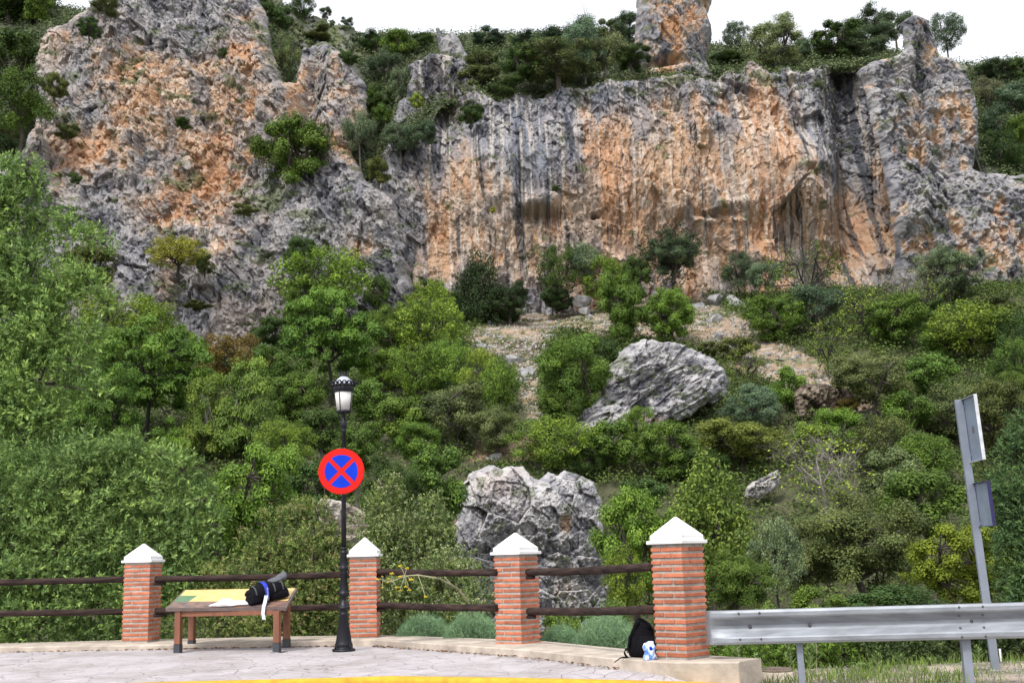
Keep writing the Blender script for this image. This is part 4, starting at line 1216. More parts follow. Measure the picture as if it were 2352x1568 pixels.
for a in [
    ('bare', 1895, 990, 1170, 210, (.23, .30, .04), 'fig tree with whitish bare branches and sprouting bright leaves', 38),
    ('spire', 1640, 1050, 1320, 200, 'pn2', 'tall feathery green juniper right of the craggy boulder', 33),
    ('finegrey', 1580, 1130, 1380, 120, 'og', 'dull green bush between the bright bush and the juniper', 36),
    ('fine', 1462, 1105, 1400, 190, 'br', 'bright green bush just left of the tallest white pillar cap', 29),
    ('open', 1440, 1260, 1430, 90, 'yg', 'yellow green twiggy bush seen above the upper rail left of the right pillar', 28),
    ('fine', 2000, 1120, 1400, 290, 'og', 'widest dark olive bush above the crash barrier', 30),
    ('finegrey', 1850, 1190, 1400, 150, 'ol', 'grey green bush left of the widest dark olive bush', 31),
    ('open', 1790, 1200, 1390, 110, 'pale', 'pale yellowish bush with hanging twigs behind the right pillar', 28),
    ('dense', 2130, 1060, 1250, 190, 'gr', 'green bush behind the lower road sign', 33),
    ('dense', 2060, 1010, 1180, 140, 'ol', 'olive bush left of the road sign at mid height', 37),
    ('fine', 2205, 1185, 1400, 210, (.16, .215, .035), 'golden green rounded bush behind the sign pole', 23),
    ('fine', 2330, 1250, 1420, 120, (.125, .18, .04), 'smaller golden green bush at the right edge', 23),
    ('fine', 1695, 1260, 1430, 160, 'gr', 'bright dark green bush just right of the right pillar', 24),
    ('dense', 1880, 1340, 1450, 140, 'gr', 'low green bush touching the top of the crash barrier', 22),
    ('dense', 2060, 1330, 1450, 230, 'dk', 'low glossy dark bush behind the barrier left of the sign pole', 21),
    ('fine', 580, 1000, 1300, 215, 'br', 'tall bright green bushy tree left of the no stopping sign', 24),
    ('fine', 500, 1150, 1330, 130, 'gr', 'green bush between the glossy tree and the tall bright one', 25),
    ('dense', 720, 1040, 1200, 150, 'dk', 'dark bush behind the no stopping sign', 31),
    ('open', 650, 960, 1090, 130, 'br', 'light green sapling above the tall bright bushy tree', 36),
    ('fine', 900, 1040, 1230, 150, 'dk', 'dark green bush right of the no stopping sign', 31),
    ('dense', 1000, 1000, 1230, 150, 'gr', 'deep green bush left of the craggy boulder', 32),
    ('dense', 1000, 1150, 1300, 110, 'dk', 'dark bush at the left foot of the craggy boulder', 30),
    ('fine', 820, 960, 1090, 140, 'gr', 'green bush above and right of the no stopping sign', 36),
    ('dense', 960, 960, 1060, 110, 'br', 'light bush above the deep green bush left of the craggy boulder', 38),
    ('dense', 745, 930, 1050, 120, 'dk', 'dark bush behind the lamp pole under the lantern', 38),
    ('dense', 1480, 1090, 1180, 120, 'dk', 'dark bush above the bright green bush by the tallest pillar cap', 37),
    ('dense', 1300, 1395, 1450, 130, 'gr', 'green plants at the foot of the craggy boulder', 24),
    ('youngpine', 280, 960, 1180, 110, 'pn', 'thin pine trunk with sparse tufts behind the glossy tree', 40),
    ('dense', 440, 1060, 1220, 110, 'dk', 'dark bush right of the thin pine', 33),
]: plant(*a[:7], D=a[7])


# understory: a continuous mass of low growth nobody could count
def undergrowth():
    rng = np.random.default_rng(3)
    n = 17000
    y = 18 + 76 * rng.random(n) ** .8; x = (rng.uniform(-1, 1, n) * .62) * y
    ok = y > ye(x) + 1.4
    x, y = x[ok], y[ok]
    z = tz(x, y)
    u, v = proj(x, y, z)
    wu = u + rng.normal(0, 6, len(u)); wv = v + rng.normal(0, 4, len(u))
    sc = inside(SCREE, wu, wv) & (y > 40)
    for P in PATCH: sc |= inside(P, wu, wv) & (y > 30)
    b1 = (u > 1050) & (u < 1380) & (y < 34.5) & (y > 26) & (v > 1300)
    keep = ~sc & ~b1
    x, y, z = x[keep], y[keep], z[keep]
    n = len(x)
    r = rng.uniform(.4, 1.25, n) * np.interp(y, [17, 30, 90], [.5, .8, 1.0]) * (1 + .9 * sstep(.45, .50, np.abs(x) / y) * sstep(20, 30, y))
    nl = 46
    cid = np.repeat(np.arange(n), nl)
    d = rng.normal(size=(len(cid), 3)); d /= np.linalg.norm(d, axis=1, keepdims=True); d[:, 2] = np.abs(d[:, 2])
    P = np.stack([x, y, z - .05], 1)[cid] + d * (r[cid] * rng.uniform(.4, 1, len(cid)))[:, None] * [1, 1, .95]
    sz = np.interp(y, [17, 30, 90], [.055, .11, .21])[cid]
    V, Q = leaves(P, d + rng.normal(0, .5, d.shape) + [0, 0, .4], sz, sz * .6, rng)
    t = np.clip(rng.uniform(.1, .75, n)[cid] + rng.normal(0, .15, len(cid)), 0, 1)
    o = link('undergrowth', npmesh('undergrowth', V, Q, LEAF, attr=t)); o.color = (.085, .125, .036, 1)
    tag(o, kind='stuff')
    # low scrub of the upper slope
    n = 15000
    y = 92 + 32 * rng.random(n) ** 1.2; x = rng.uniform(-.58, .58, n) * y
    z = top_z(x, y)
    uu = 1176 + F * x / (y * 1.06) + 12
    k_ = (y > ystart(uu) + .3) & ~((uu > 60) & (uu < 615) & (y < 101)); x, y, z, uu = x[k_], y[k_], z[k_], uu[k_]; n = len(x)
    gr_ = sstep(660, 700, uu) * sstep(900, 840, uu)
    r = rng.uniform(.4, 1.5, n) * (1 - .6 * gr_)
    cid = np.repeat(np.arange(n), 34)
    d = rng.normal(size=(len(cid), 3)); d /= np.linalg.norm(d, axis=1, keepdims=True); d[:, 2] = np.abs(d[:, 2])
    P = np.stack([x, y, z], 1)[cid] + d * (r[cid] * rng.uniform(.4, 1, len(cid)))[:, None]
    V, Q = leaves(P, d + rng.normal(0, .5, d.shape) + [0, 0, .4], .26, .15, rng)
    t = np.clip(rng.uniform(.1, .8, n)[cid] + rng.normal(0, .15, len(cid)), 0, 1)
    o = link('scrub', npmesh('scrub', V, Q, LEAF, attr=t)); o.color = (.095, .125, .062, 1)
    tag(o, kind='stuff')


undergrowth()


def rock_tufts():
    rng = np.random.default_rng(77)
    Ps = []; Rs = []
    for key, n, lo, hi, f in (('rock_face100', 420, .10, .38, lambda u, v: (v < 760)), ('rock_wall200', 260, .12, .45, lambda u, v: (v < 235) | ((u < 1130) & (v < 330))), ('rock_wall200', 60, .10, .25, lambda u, v: v < 640),
                           ('rock_spur300', 170, .10, .35, lambda u, v: v < 700), ('boulder500', 46, .05, .12, lambda u, v: v < 1400), ('boulder600', 60, .07, .20, lambda u, v: v < 960), ('rock_pinnacle400', 14, .1, .25, lambda u, v: v > 0)):
        V, u, v = RS[key]; m = f(u, v)
        V = V[m]; w = np.exp(4 * fbm(V[:, 0] / 2.0, V[:, 2] / 1.4, 3, 5)); w /= w.sum()
        i = rng.choice(len(V), n, p=w); Ps.append(V[i] - [0, .05, 0]); Rs.append(rng.uniform(lo, hi, n))
    # ragged growth along the rim of the wall
    V, u, v = RS['rock_wall200']; rim = np.array([p for p in MAINP if p[1] < 240])
    m = np.abs(v - np.interp(u, rim[:, 0], rim[:, 1])) < 9
    m &= u > 1000
    i = rng.choice(np.nonzero(m)[0], 230); Ps.append(V[i]); Rs.append(rng.uniform(.2, .7, 230))
    P0 = np.concatenate(Ps); R0 = np.concatenate(Rs); n = len(P0)
    cid = np.repeat(np.arange(n), 40)
    d = rng.normal(size=(len(cid), 3)); d /= np.linalg.norm(d, axis=1, keepdims=True)
    P = P0[cid] + d * (R0[cid] * rng.uniform(.3, 1, len(cid)))[:, None] * [1.2, .8, .8]
    sz = np.clip(R0[cid] * .42, .03, .16)
    V, Q = leaves(P, d + rng.normal(0, .5, d.shape) + [0, -.3, .4], sz, sz * .5, rng)
    t = np.clip(rng.uniform(.1, .8, n)[cid] + rng.normal(0, .15, len(cid)), 0, 1)
    o = link('rock_plants', npmesh('rock_plants', V, Q, LEAF, attr=t)); o.color = (.10, .135, .055, 1)
    tag(o, kind='stuff')


rock_tufts()


# plants built leaf by leaf near the road
def sprig_plant(name, bl, nsp, nleaf, L, W, color, label, cat, group, tips=None, trunk=None, spread=.9, up=.5, seed=0, foot=None, barkm=None, slen=None):
    """bl: list of (u, v, radius px, depth) lumps of foliage"""
    rng = np.random.default_rng(seed)
    Cs = np.array([at(u, v, D) for u, v, r, D in bl]); Rs = np.array([r * D / F for u, v, r, D in bl])
    sc_, sr_ = [Cs], [Rs * .80]
    for c_, r_ in zip(Cs, Rs):
        m_ = 12; dd = rng.normal(size=(m_, 3)); dd /= np.linalg.norm(dd, axis=1, keepdims=True); dd[:, 1] = -np.abs(dd[:, 1]) * .8
        sc_.append(c_ + dd * r_ * rng.uniform(.62, 1.12, (m_, 1))); sr_.append(r_ * rng.uniform(.18, .36, m_))
    C0, R0 = Cs, Rs
    Cs = np.concatenate(sc_); Rs = np.concatenate(sr_)
    w = Rs ** 2; w /= w.sum()
    k = rng.choice(len(Cs), nsp, p=w)
    d = rng.normal(size=(nsp, 3)); d /= np.linalg.norm(d, axis=1, keepdims=True)
    lump = 1 + .22 * vn3(*(Cs[k] * 2 + d * 2.2).T, seed) + .12 * rng.normal(size=nsp)
    P = Cs[k] + d * (Rs[k] * rng.uniform(.35, 1, nsp) ** .45 * lump)[:, None]
    ax = d * .8 + [0, 0, up] + rng.normal(0, .35, (nsp, 3)); ax /= np.linalg.norm(ax, axis=1, keepdims=True)
    slen = slen or L * 2.2
    sid = np.repeat(np.arange(nsp), nleaf)
    f = np.tile((np.arange(nleaf) + .5) / nleaf, nsp)
    a = ax[sid]
    t = rng.normal(size=a.shape); t -= (t * a).sum(1, keepdims=True) * a; t /= np.linalg.norm(t, axis=1, keepdims=True)
    dirn = t * spread + a * .75; dirn /= np.linalg.norm(dirn, axis=1, keepdims=True)
    base = P[sid] + a * (f * slen)[:, None]
    n_ = np.cross(dirn, np.cross(a, dirn)) ; n_ /= np.linalg.norm(n_, axis=1, keepdims=True) + 1e-9
    b = np.cross(dirn, n_)
    LL = (L * rng.uniform(.7, 1.25, len(f)))[:, None]; WW = (W * rng.uniform(.8, 1.2, len(f)))[:, None]
    p0 = base; p1 = base + dirn * LL * .55 + b * WW / 2 + n_ * WW * .12; p2 = base + dirn * LL; p3 = base + dirn * LL * .55 - b * WW / 2 + n_ * WW * .12; pm = base + dirn * LL * .5
    V = np.stack([p0, p1, p2, p3, pm], 1).reshape(-1, 3)
    i = np.arange(len(f)) * 5
    Q = np.concatenate([np.stack([i, i + 1, i + 2, i + 4], 1), np.stack([i, i + 4, i + 2, i + 3], 1)])
    ct = np.clip(rng.uniform(.3, .68, len(Cs))[k] + rng.normal(0, .12, nsp), 0, 1)
    tt = np.clip(ct[sid] + rng.normal(0, .16, len(f)), 0, 1)
    root_p = np.array(foot) if foot is not None else np.array([Cs[:, 0].mean(), Cs[:, 1].mean(), 0])
    if foot is None: root_p[2] = tz(root_p[0], root_p[1])
    o = empty(name, root_p, 0, label, cat, group)
    cr = link('crown', npmesh('crown', V - root_p, Q, LEAF, attr=np.concatenate([tt, tt])), o); cr.color = (*color, 1)
    if tips:
        m = rng.random(nsp) < tips[1]
        tp = P[m] + ax[m] * slen
        q = np.repeat(tp, 5, 0)
        V2, Q2 = leaves(q + rng.normal(0, L * .25, q.shape), rng.normal(size=q.shape), L * .55, W * .8, rng)
        tpo = link('shoot_tips', npmesh('shoot_tips', V2 - root_p, Q2, LEAF, attr=rng.uniform(.3, .8, len(Q2))), o); tpo.color = (*tips[0], 1)
    mb = MB(); mb.smooth = True
    bot = Vector((0, 0, -.1)); hub = Vector(Cs.mean(0) - root_p); hub.z *= .45
    mb.tube([bot, (bot + hub) / 2 + Vector((.05, 0, 0)), hub], [.11, .09, .07], 8)
    done_ = [hub]
    for i_ in np.argsort([(Vector(c_ - root_p) - hub).length for c_ in C0]):
        r_ = R0[i_]; T_ = Vector(C0[i_] - root_p)
        s0_ = min(done_, key=lambda p_: (p_ - T_).length + .25 * (p_ - hub).length); done_.append(T_)
        th_ = .05 / (1 + .5 * (T_ - hub).length)
        mb.tube([s0_, (s0_ + T_) / 2 + Vector(rng.normal(0, .10, 3)) * float(r_), T_], [th_, th_ * .8, th_ * .6], 6, False)
        for j in range(7):
            dd = Vector(rng.normal(size=3)).normalized() * float(r_) * .85
            e = T_ + dd
            mb.tube([T_, T_ + dd * .5 + Vector(rng.normal(0, .08, 3)) * float(r_), e], [.018, .012, .006], 4, False)
    mb.build('trunk', barkm or BARK, o)
    return o


G2 = 'leafy shrubs just behind the fence'
sprig_plant('tree', [(-60, 470, 90, 20), (-10, 560, 110, 20.4), (70, 640, 110, 20), (20, 760, 140, 20.5), (110, 760, 85, 19.8), (90, 880, 105, 20), (215, 655, 28, 19.4), (235, 560, 18, 19.5), (205, 545, 24, 19.6), (60, 395, 30, 20), (90, 430, 26, 20), (250, 700, 22, 19.4), (160, 520, 34, 19.8), (200, 770, 36, 19.4), (225, 900, 30, 19.4), (-40, 920, 140, 20.6), (60, 1010, 120, 20), (10, 420, 60, 20), (150, 660, 45, 19.6),
                     (100, 520, 50, 20.5), (30, 470, 60, 20), (190, 640, 30, 19.5), (170, 830, 40, 19.5), (-80, 640, 120, 20.5), (-120, 800, 140, 20.6)],
            10500, 9, .085, .032, (.180, .275, .088), 'tall glossy-leaved tree at the left edge reaching up to the cliff', 'tree', G2, seed=1, foot=(-8.6, 20.5, -2.3), up=.45)
sprig_plant('tree', [(250, 1110, 100, 18.5), (350, 1140, 90, 18.3), (150, 1120, 110, 18.8), (40, 1160, 130, 19), (430, 1200, 60, 18.0), (380, 1260, 90, 18.2), (280, 1250, 110, 18.4), (150, 1270, 120, 18.6), (20, 1320, 130, 18.8), (460, 1260, 40, 17.8),
                     (330, 1350, 90, 18.2), (220, 1390, 100, 18.3), (90, 1430, 100, 18.4), (-60, 1420, 120, 18.6), (430, 1350, 70, 18), (-80, 1220, 120, 19), (300, 1050, 45, 18.4), (320, 1440, 70, 18), (370, 1050, 30, 18.2), (420, 1080, 34, 18), (470, 1150, 30, 17.8), (492, 1205, 22, 17.8), (500, 1270, 22, 17.8), (240, 1040, 30, 18.5), (480, 1330, 30, 17.8)],
            12500, 9, .078, .029, (.165, .250, .085), 'broad glossy-leaved tree spreading over the fence behind the left pillar', 'tree', G2, seed=2, foot=(-5.9, 18.6, -1.7), up=.3)
G3 = 'bushes with small leaves just behind the fence'
sprig_plant('shrub', [(640, 1260, 70, 17.6), (720, 1300, 90, 17.4), (590, 1330, 90, 17.6), (680, 1380, 100, 17.4), (770, 1390, 80, 17.2), (540, 1420, 80, 17.4), (640, 1460, 90, 17.2), (750, 1460, 90, 17.1), (690, 1190, 35, 17.6), (500, 1340, 50, 17.7), (730, 1180, 30, 17.4), (760, 1250, 40, 17.3)],
            7000, 8, .050, .020, (.150, .205, .065), 'bush with reddish shoot tips behind the information table', 'shrub', G3, tips=((.36, .26, .17), .3), seed=3, up=.8)
sprig_plant('shrub', [(880, 1170, 45, 17.6), (930, 1220, 80, 17.5), (860, 1270, 70, 17.4), (970, 1290, 90, 17.3), (900, 1350, 90, 17.2), (1020, 1370, 90, 16.8), (1090, 1400, 60, 16.4), (950, 1430, 80, 16.8), (880, 1440, 60, 17), (1060, 1440, 60, 16.4), (990, 1160, 28, 17.4), (1010, 1220, 35, 17.3), (900, 1120, 25, 17.5), (1070, 1330, 40, 16.8)],
            7000, 8, .048, .018, (.145, .20, .072), 'pale tipped bush between the lamp and the craggy boulder', 'shrub', G3, tips=((.42, .43, .30), .45), seed=4, up=.8)
sprig_plant('shrub', [(2330, 1120, 60, 15.5), (2350, 1200, 70, 15.5), (2360, 1300, 80, 15.5), (2330, 1040, 35, 15.6), (2370, 1400, 70, 15.4), (2370, 1000, 50, 15.6)],
            2200, 8, .075, .022, (.07, .125, .05), 'glossy dark green shrub at the right edge behind the barrier', 'shrub', G3, seed=5, up=.3)
sprig_plant('shrub', [(1700, 1505, 45, 13.2), (1760, 1500, 50, 13.4), (1820, 1500, 50, 13.5), (1880, 1505, 50, 13.6), (1940, 1500, 50, 13.7), (1770, 1450, 45, 14)],
            2200, 8, .045, .014, (.14, .23, .045), 'light green weedy bush under the left half of the barrier', 'shrub', G3, seed=6, up=.8)
sprig_plant('shrub', [(2000, 1490, 50, 13.7), (2060, 1485, 55, 13.8), (2130, 1485, 55, 13.8), (2200, 1480, 55, 13.9), (2270, 1478, 55, 13.9), (2340, 1478, 55, 14.0), (2030, 1505, 40, 13.5)],
            3600, 8, .040, .018, (.075, .11, .045), 'low dark bush under the right half of the barrier', 'shrub', G3, seed=7, up=.5)
sprig_plant('shrub', [(1650, 1490, 30, 14), (1410, 1430, 40, 16.5), (1290, 1460, 35, 16.5), (1340, 1475, 40, 16)],
            1300, 8, .045, .015, (.14, .21, .05), 'fresh green weeds behind the lower rail between the two right pillars', 'shrub', G3, seed=8, up=.9)


# feathery fennel clumps
def fennel(u, v, wpx, hpx, D, label, seed):
    rng = np.random.default_rng(seed)
    c = at(u, v, D); w = wpx * D / F; h = hpx * D / F
    n = 9000
    x = rng.uniform(-1, 1, n); top = np.sqrt(1 - x * x) * h * (1 + .15 * rng.normal(size=n))
    zz = rng.uniform(.05, 1, n) ** .6 * np.maximum(top, .02)
    P = np.stack([x * w / 2, rng.normal(0, w * .18, n), zz], 1)
    V, Q = leaves(P, np.stack([rng.normal(size=n), rng.normal(size=n), rng.normal(0, .35, n)], 1), .10, .0045, rng)
    o = empty('fennel', c, 0, label, 'plant', 'feathery fennel clumps along the fence')
    f = link('foliage', npmesh('foliage', V, Q, LEAF, attr=np.clip(rng.normal(.5, .2, n), 0, 1)), o); f.color = (.20, .32, .20, 1)
    mb = MB()
    for k in range(14):
        a = rng.uniform(-1, 1)
        mb.tube([(a * w * .2, 0, -.3), (a * w * .35, rng.normal(0, .05), h * .4), (a * w * .45, rng.normal(0, .08), h * .8)], [.008, .006, .003], 4, False)
    mb.build('stem', STALK, o)


fennel(975, 1478, 130, 55, 15.9, 'feathery blue green fennel left of the arching stalk', 1)
fennel(1085, 1482, 130, 62, 15.2, 'feathery blue green fennel at the root of the arching stalk', 2)
fennel(1395, 1510, 150, 85, 13.6, 'feathery blue green fennel left of the leaning backpack', 3)
fennel(1290, 1498, 90, 50, 14.4, 'small feathery fennel just right of the third pillar', 4)

# arching giant fennel stalk with yellow flower heads
stalk = empty('flower_stalk', at(1100, 1450, 15.4), 0, 'arching pale stalk with yellow flower heads in front of the fence rails', 'plant')
rp = np.array(stalk.location)
path = [(1096, 1455), (1088, 1420), (1075, 1380), (1050, 1350), (1010, 1328), (960, 1320), (930, 1322), (900, 1335), (880, 1332)]
dep = [15.4, 15.2, 15.0, 14.8, 14.6, 14.5, 14.4, 14.4, 14.4]
pts = [at(u, v, D) - rp for (u, v), D in zip(path, dep)]
mb = MB(); mb.smooth = True
mb.tube(pts, [.016, .015, .014, .013, .011, .009, .007, .005, .003], 8)
mb.tube([at(1094, 1445, 15.4) - rp, at(1104, 1425, 15.4) - rp, at(1112, 1400, 15.3) - rp], [.014, .012, .01], 6)
mb.tube([at(1055, 1354, 14.8) - rp, at(1035, 1340, 14.7) - rp, at(1020, 1322, 14.7) - rp], [.01, .007, .004], 6)
heads = [(867, 1331, .030), (878, 1324, .02), (900, 1318, .034), (893, 1330, .025), (919, 1301, .036), (935, 1306, .032), (919, 1325, .038), (944, 1332, .042), (912, 1350, .034), (919, 1357, .03), (932, 1348, .034),
         (940, 1356, .034), (878, 1349, .02), (977, 1371, .03), (890, 1338, .022)]
for (u, v, r) in heads:
    e = at(u, v, 14.4) - rp
    k = int(np.argmin([abs(p[0] - u) for p in path])); k = max(k, 4)
    mb.tube([pts[k], (pts[k] + e) / 2 + np.array([0, 0, .02]), e], [.005, .004, .003], 5, False)
mb.build('stem', STALK, stalk)
for (u, v, r) in heads:
    e = at(u, v, 14.4) - rp; fm = MB(); rg = np.random.default_rng(int(u * 7 + v))
    for j in range(26):
        d = rg.normal(size=3); d /= np.linalg.norm(d); d[2] = abs(d[2]) * .8 + .1 * d[2]
        c = e + d * r * .8 * rg.uniform(.6, 1.0); s_ = r * .16
        fm.add([c + [s_, 0, 0], c + [-s_, 0, 0], c + [0, s_, 0], c + [0, -s_, 0], c + [0, 0, s_], c + [0, 0, -s_]],
               [(0, 2, 4), (2, 1, 4), (1, 3, 4), (3, 0, 4), (2, 0, 5), (1, 2, 5), (3, 1, 5), (0, 3, 5)])
    fm.build('flower_head', FLOWER, stalk)


# dwarf fan palms on the slope
def palm(u, v, wpx, label, seed):
    rng = np.random.default_rng(seed)
    p = hit(u, v); p = at(u, v, p[1] - 1.2); w = wpx * p[1] / F
    o = empty('fan_palm', p, 0, label, 'palm', 'dwarf fan palms beside the slanting boulder')
    V = []; Q = []; t = []
    for k in range(13):
        a = rng.uniform(0, 2 * PI); el = rng.uniform(-.2, 1.2)
        d = np.array([math.cos(a) * math.cos(el), math.sin(a) * math.cos(el), math.sin(el)])
        c = d * w * .33
        s1 = np.cross(d, [0, 0, 1]); s1 /= np.linalg.norm(s1) + 1e-6
        for j in range(13):
            b = (j - 6) / 6 * 1.35
            dd = d * math.cos(b) + s1 * math.sin(b)
            q = np.cross(dd, rng.normal(size=3)); q /= np.linalg.norm(q)
            e = c + dd * w * .26; m_ = c + dd * w * .13; ww = w * .018
            i = len(V); V += [c, m_ + q * ww, e, m_ - q * ww]; Q.append((i, i + 1, i + 2, i + 3)); t.append(rng.uniform(.3, .9))
    f = link('fronds', npmesh('fronds', np.array(V), np.array(Q), LEAF, attr=np.array(t)), o); f.color = (.17, .20, .05, 1)
    mb = MB()
    for k in range(7):
        a = rng.uniform(0, 2 * PI); mb.tube([(0, 0, -.5 * w), (math.cos(a) * w * .15, math.sin(a) * w * .15, .2 * w)], [w * .03, w * .015], 4)
    mb.build('stem', BARK, o)


for (u, v, w, l) in [(1360, 885, 60, 'fan palm at the left edge of the slanting boulder, upper of the group'), (1420, 880, 60, 'fan palm between the big rounded bush and the slanting boulder'), (1335, 915, 55, 'fan palm low under the big rounded bush'),
                     (1290, 905, 50, 'leftmost fan palm beneath the big rounded bush'), (1395, 905, 50, 'fan palm touching the lower left side of the slanting boulder'), (1480, 815, 50, 'fan palm above the top left corner of the slanting boulder'), (1350, 940, 45, 'lowest fan palm of the group by the slanting boulder')]:
    palm(u, v, w, l, int(u))


# stones lying on the bare slope
def stone_mesh(seed):
    rng = np.random.default_rng(seed)
    import bmesh
    bm = bmesh.new(); bmesh.ops.create_icosphere(bm, subdivisions=3, radius=.5)
    P = np.array([v.co[:] for v in bm.verts])
    for k in range(9):
        d = rng.normal(size=3); d /= np.linalg.norm(d); h = rng.uniform(.22, .4)
        s_ = P @ d; P = np.where((s_ > h)[:, None], P - np.outer(s_ - h, d), P)
    P += .03 * np.stack([vn3(*(P * 5).T, seed + k) for k in range(3)], 1)
    for v, p in zip(bm.verts, P): v.co = p
    me = bpy.data.meshes.new('stone'); bm.to_mesh(me); bm.free(); me.materials.append(STONE_G)
    return me


STONE_G = simple('grey_stone', (.31, .305, .31), .95, var=.4, scale=4, bump=.5)
SM = [stone_mesh(k) for k in range(4)]
for i, (u, v, w, h, l) in enumerate([
    (1150, 742, 44, 20, 'pale pair of stones at the foot of the dark conifer'), (1122, 746, 30, 14, 'small flat pale stone left of the pale pair under the conifer'),
    (1332, 690, 56, 22, 'dark flat slab of rock near the wall foot, centre of the stony slope'), (1345, 712, 40, 24, 'grey block below the dark flat slab'), (1222, 700, 34, 12, 'small pale stone high on the stony slope'),
    (1262, 720, 26, 10, 'dark little stone in the middle of the stony slope'), (1352, 730, 36, 14, 'grey stone below the grey block on the stony slope'), (1270, 776, 34, 16, 'round grey stone above the little earth bank'),
    (1180, 832, 70, 38, 'grey rocks in the narrow stony gully'), (1210, 860, 50, 30, 'lower grey rocks in the narrow stony gully'), (1640, 740, 56, 34, 'blocky grey rocks halfway down the right stony slope'), (1700, 705, 60, 36, 'grey slab at the edge of the round fresh green bush'),
    (1650, 775, 50, 24, 'grey rock above the right end of the slanting boulder'), (1600, 706, 44, 20, 'pale rocks at the top of the right stony slope'), (1640, 688, 60, 24, 'broad pale rocks under the wall right of the oak'), (1685, 690, 40, 20, 'small pale rocks left of the grey slab'),
    (1905, 745, 28, 16, 'pale rock behind the slanting bare trunk'), (1200, 1000, 40, 26, 'pale stone low in the stony gully'), (1260, 742, 30, 10, 'flat pale stone across the stony slope'), (1110, 800, 40, 18, 'grey stone at the left end of the little earth bank'),
    (1140, 1052, 50, 26, 'pale stone just above the left top of the craggy boulder'), (1200, 1045, 60, 30, 'pale stone just above the middle of the craggy boulder')]):
    p = hit(u, v)
    o = link('rock', SM[i % 4]); o.location = p - np.array([0, 0, .02]); s_ = p[1] / F
    o.scale = (w * s_, w * s_ * .8, h * s_ * 1.6); o.rotation_euler = (0, .15, i * 1.7)
    tag(o, l, 'rock', 'rocks lying on the stony slope')


def gravel():
    rng = np.random.default_rng(9)
    us = []; 
    y = rng.uniform(48, 92, 90000); x = rng.uniform(-.05, .4, 90000) * y
    z = tz(x, y); u, v = proj(x, y, z)
    m = inside(SCREE, u, v)
    x, y, z = x[m][:4200], y[m][:4200], z[m][:4200]
    # gravel shoulder beside the barrier
    x2 = rng.uniform(2.2, 7, 5200); y2 = rng.uniform(10, 14.6, 5200); z2 = tz(x2, y2)
    S = np.concatenate([rng.uniform(.05, .2, len(x)) ** 1.0, rng.uniform(.006, .02, len(x2))])
    P = np.stack([np.concatenate([x, x2]), np.concatenate([y, y2]), np.concatenate([z, z2])], 1)
    tet = np.array([(1, 0, 0), (-.5, .87, 0), (-.5, -.87, 0), (0, 0, .8), (.1, .1, -.6)], float)
    n = len(P)
    R_ = rng.uniform(0, 2 * PI, n); c, s_ = np.cos(R_), np.sin(R_)
    T_ = tet[None] * rng.uniform(.6, 1.4, (n, 5, 1))
    V = np.stack([T_[..., 0] * c[:, None] - T_[..., 1] * s_[:, None], T_[..., 0] * s_[:, None] + T_[..., 1] * c[:, None], T_[..., 2]], -1) * S[:, None, None] + P[:, None]
    f = np.array([(0, 1, 3), (1, 2, 3), (2, 0, 3), (1, 0, 4), (2, 1, 4), (0, 2, 4)])
    Q = (np.arange(n) * 5)[:, None, None] + f[None]
    o = link('gravel', npmesh('gravel', V.reshape(-1, 3), Q.reshape(-1, 3), STONE, attr=np.repeat(rng.random(n), 6)))
    tag(o, kind='stuff')


gravel()


def grass():
    rng = np.random.default_rng(12)
    n = 16000
    x = rng.uniform(1.95, 7.2, n); y = rng.uniform(9.8, 15.2, n)
    d = fbm(x * 1.3, y * 1.3, 3, 77) + .35 * sstep(13.2, 14.5, y) + .3 * sstep(3.2, 2.2, x)
    m = rng.random(n) < sstep(-.2, .45, d)
    x, y = x[m], y[m]; z = tz(x, y); n = len(x)
    h = rng.uniform(.03, .15, n); a = rng.uniform(0, 2 * PI, n); b = rng.normal(0, .35, (n, 2)) * h[:, None]
    w = .005
    P = np.stack([x, y, z - .01], 1); t = np.stack([np.cos(a), np.sin(a), 0 * a], 1) * w
    mid = P + np.concatenate([b * .4, (h * .6)[:, None]], 1); tip = P + np.concatenate([b, h[:, None]], 1)
    V = np.stack([P - t, P + t, mid + t * .7, mid - t * .7, tip + t * .1, tip - t * .1], 1).reshape(-1, 3)
    i = np.arange(n) * 6
    Q = np.concatenate([np.stack([i, i + 1, i + 2, i + 3], 1), np.stack([i + 3, i + 2, i + 4, i + 5], 1)])
    tt = rng.uniform(.2, .95, n)
    o = link('grass', npmesh('grass', V, Q, LEAF, attr=np.concatenate([tt, tt]))); o.color = (.13, .19, .055, 1)
    tag(o, kind='stuff')
    # tufts on the stony slope
    y = rng.uniform(48, 92, 60000); x = rng.uniform(-.05, .4, 60000) * y
    z = tz(x, y); u, v = proj(x, y, z)
    m = inside(SCREE, u, v) & (fbm(x * .7, y * .7, 3, 78) > .08)
    x, y, z = x[m][:950], y[m][:950], z[m][:950]
    cid = np.repeat(np.arange(len(x)), 14)
    dd = rng.normal(size=(len(cid), 3)); dd[:, 2] = np.abs(dd[:, 2]) ; dd /= np.linalg.norm(dd, axis=1, keepdims=True)
    P = np.stack([x, y, z], 1)[cid] + dd * rng.uniform(.05, .28, (len(cid), 1))
    V, Q = leaves(P, rng.normal(size=P.shape), .16, .05, rng)
    o = link('slope_grass', npmesh('slope_grass', V, Q, LEAF, attr=rng.uniform(.2, .9, len(Q)))); o.color = (.11, .14, .05, 1)
    tag(o, kind='stuff')


grass()


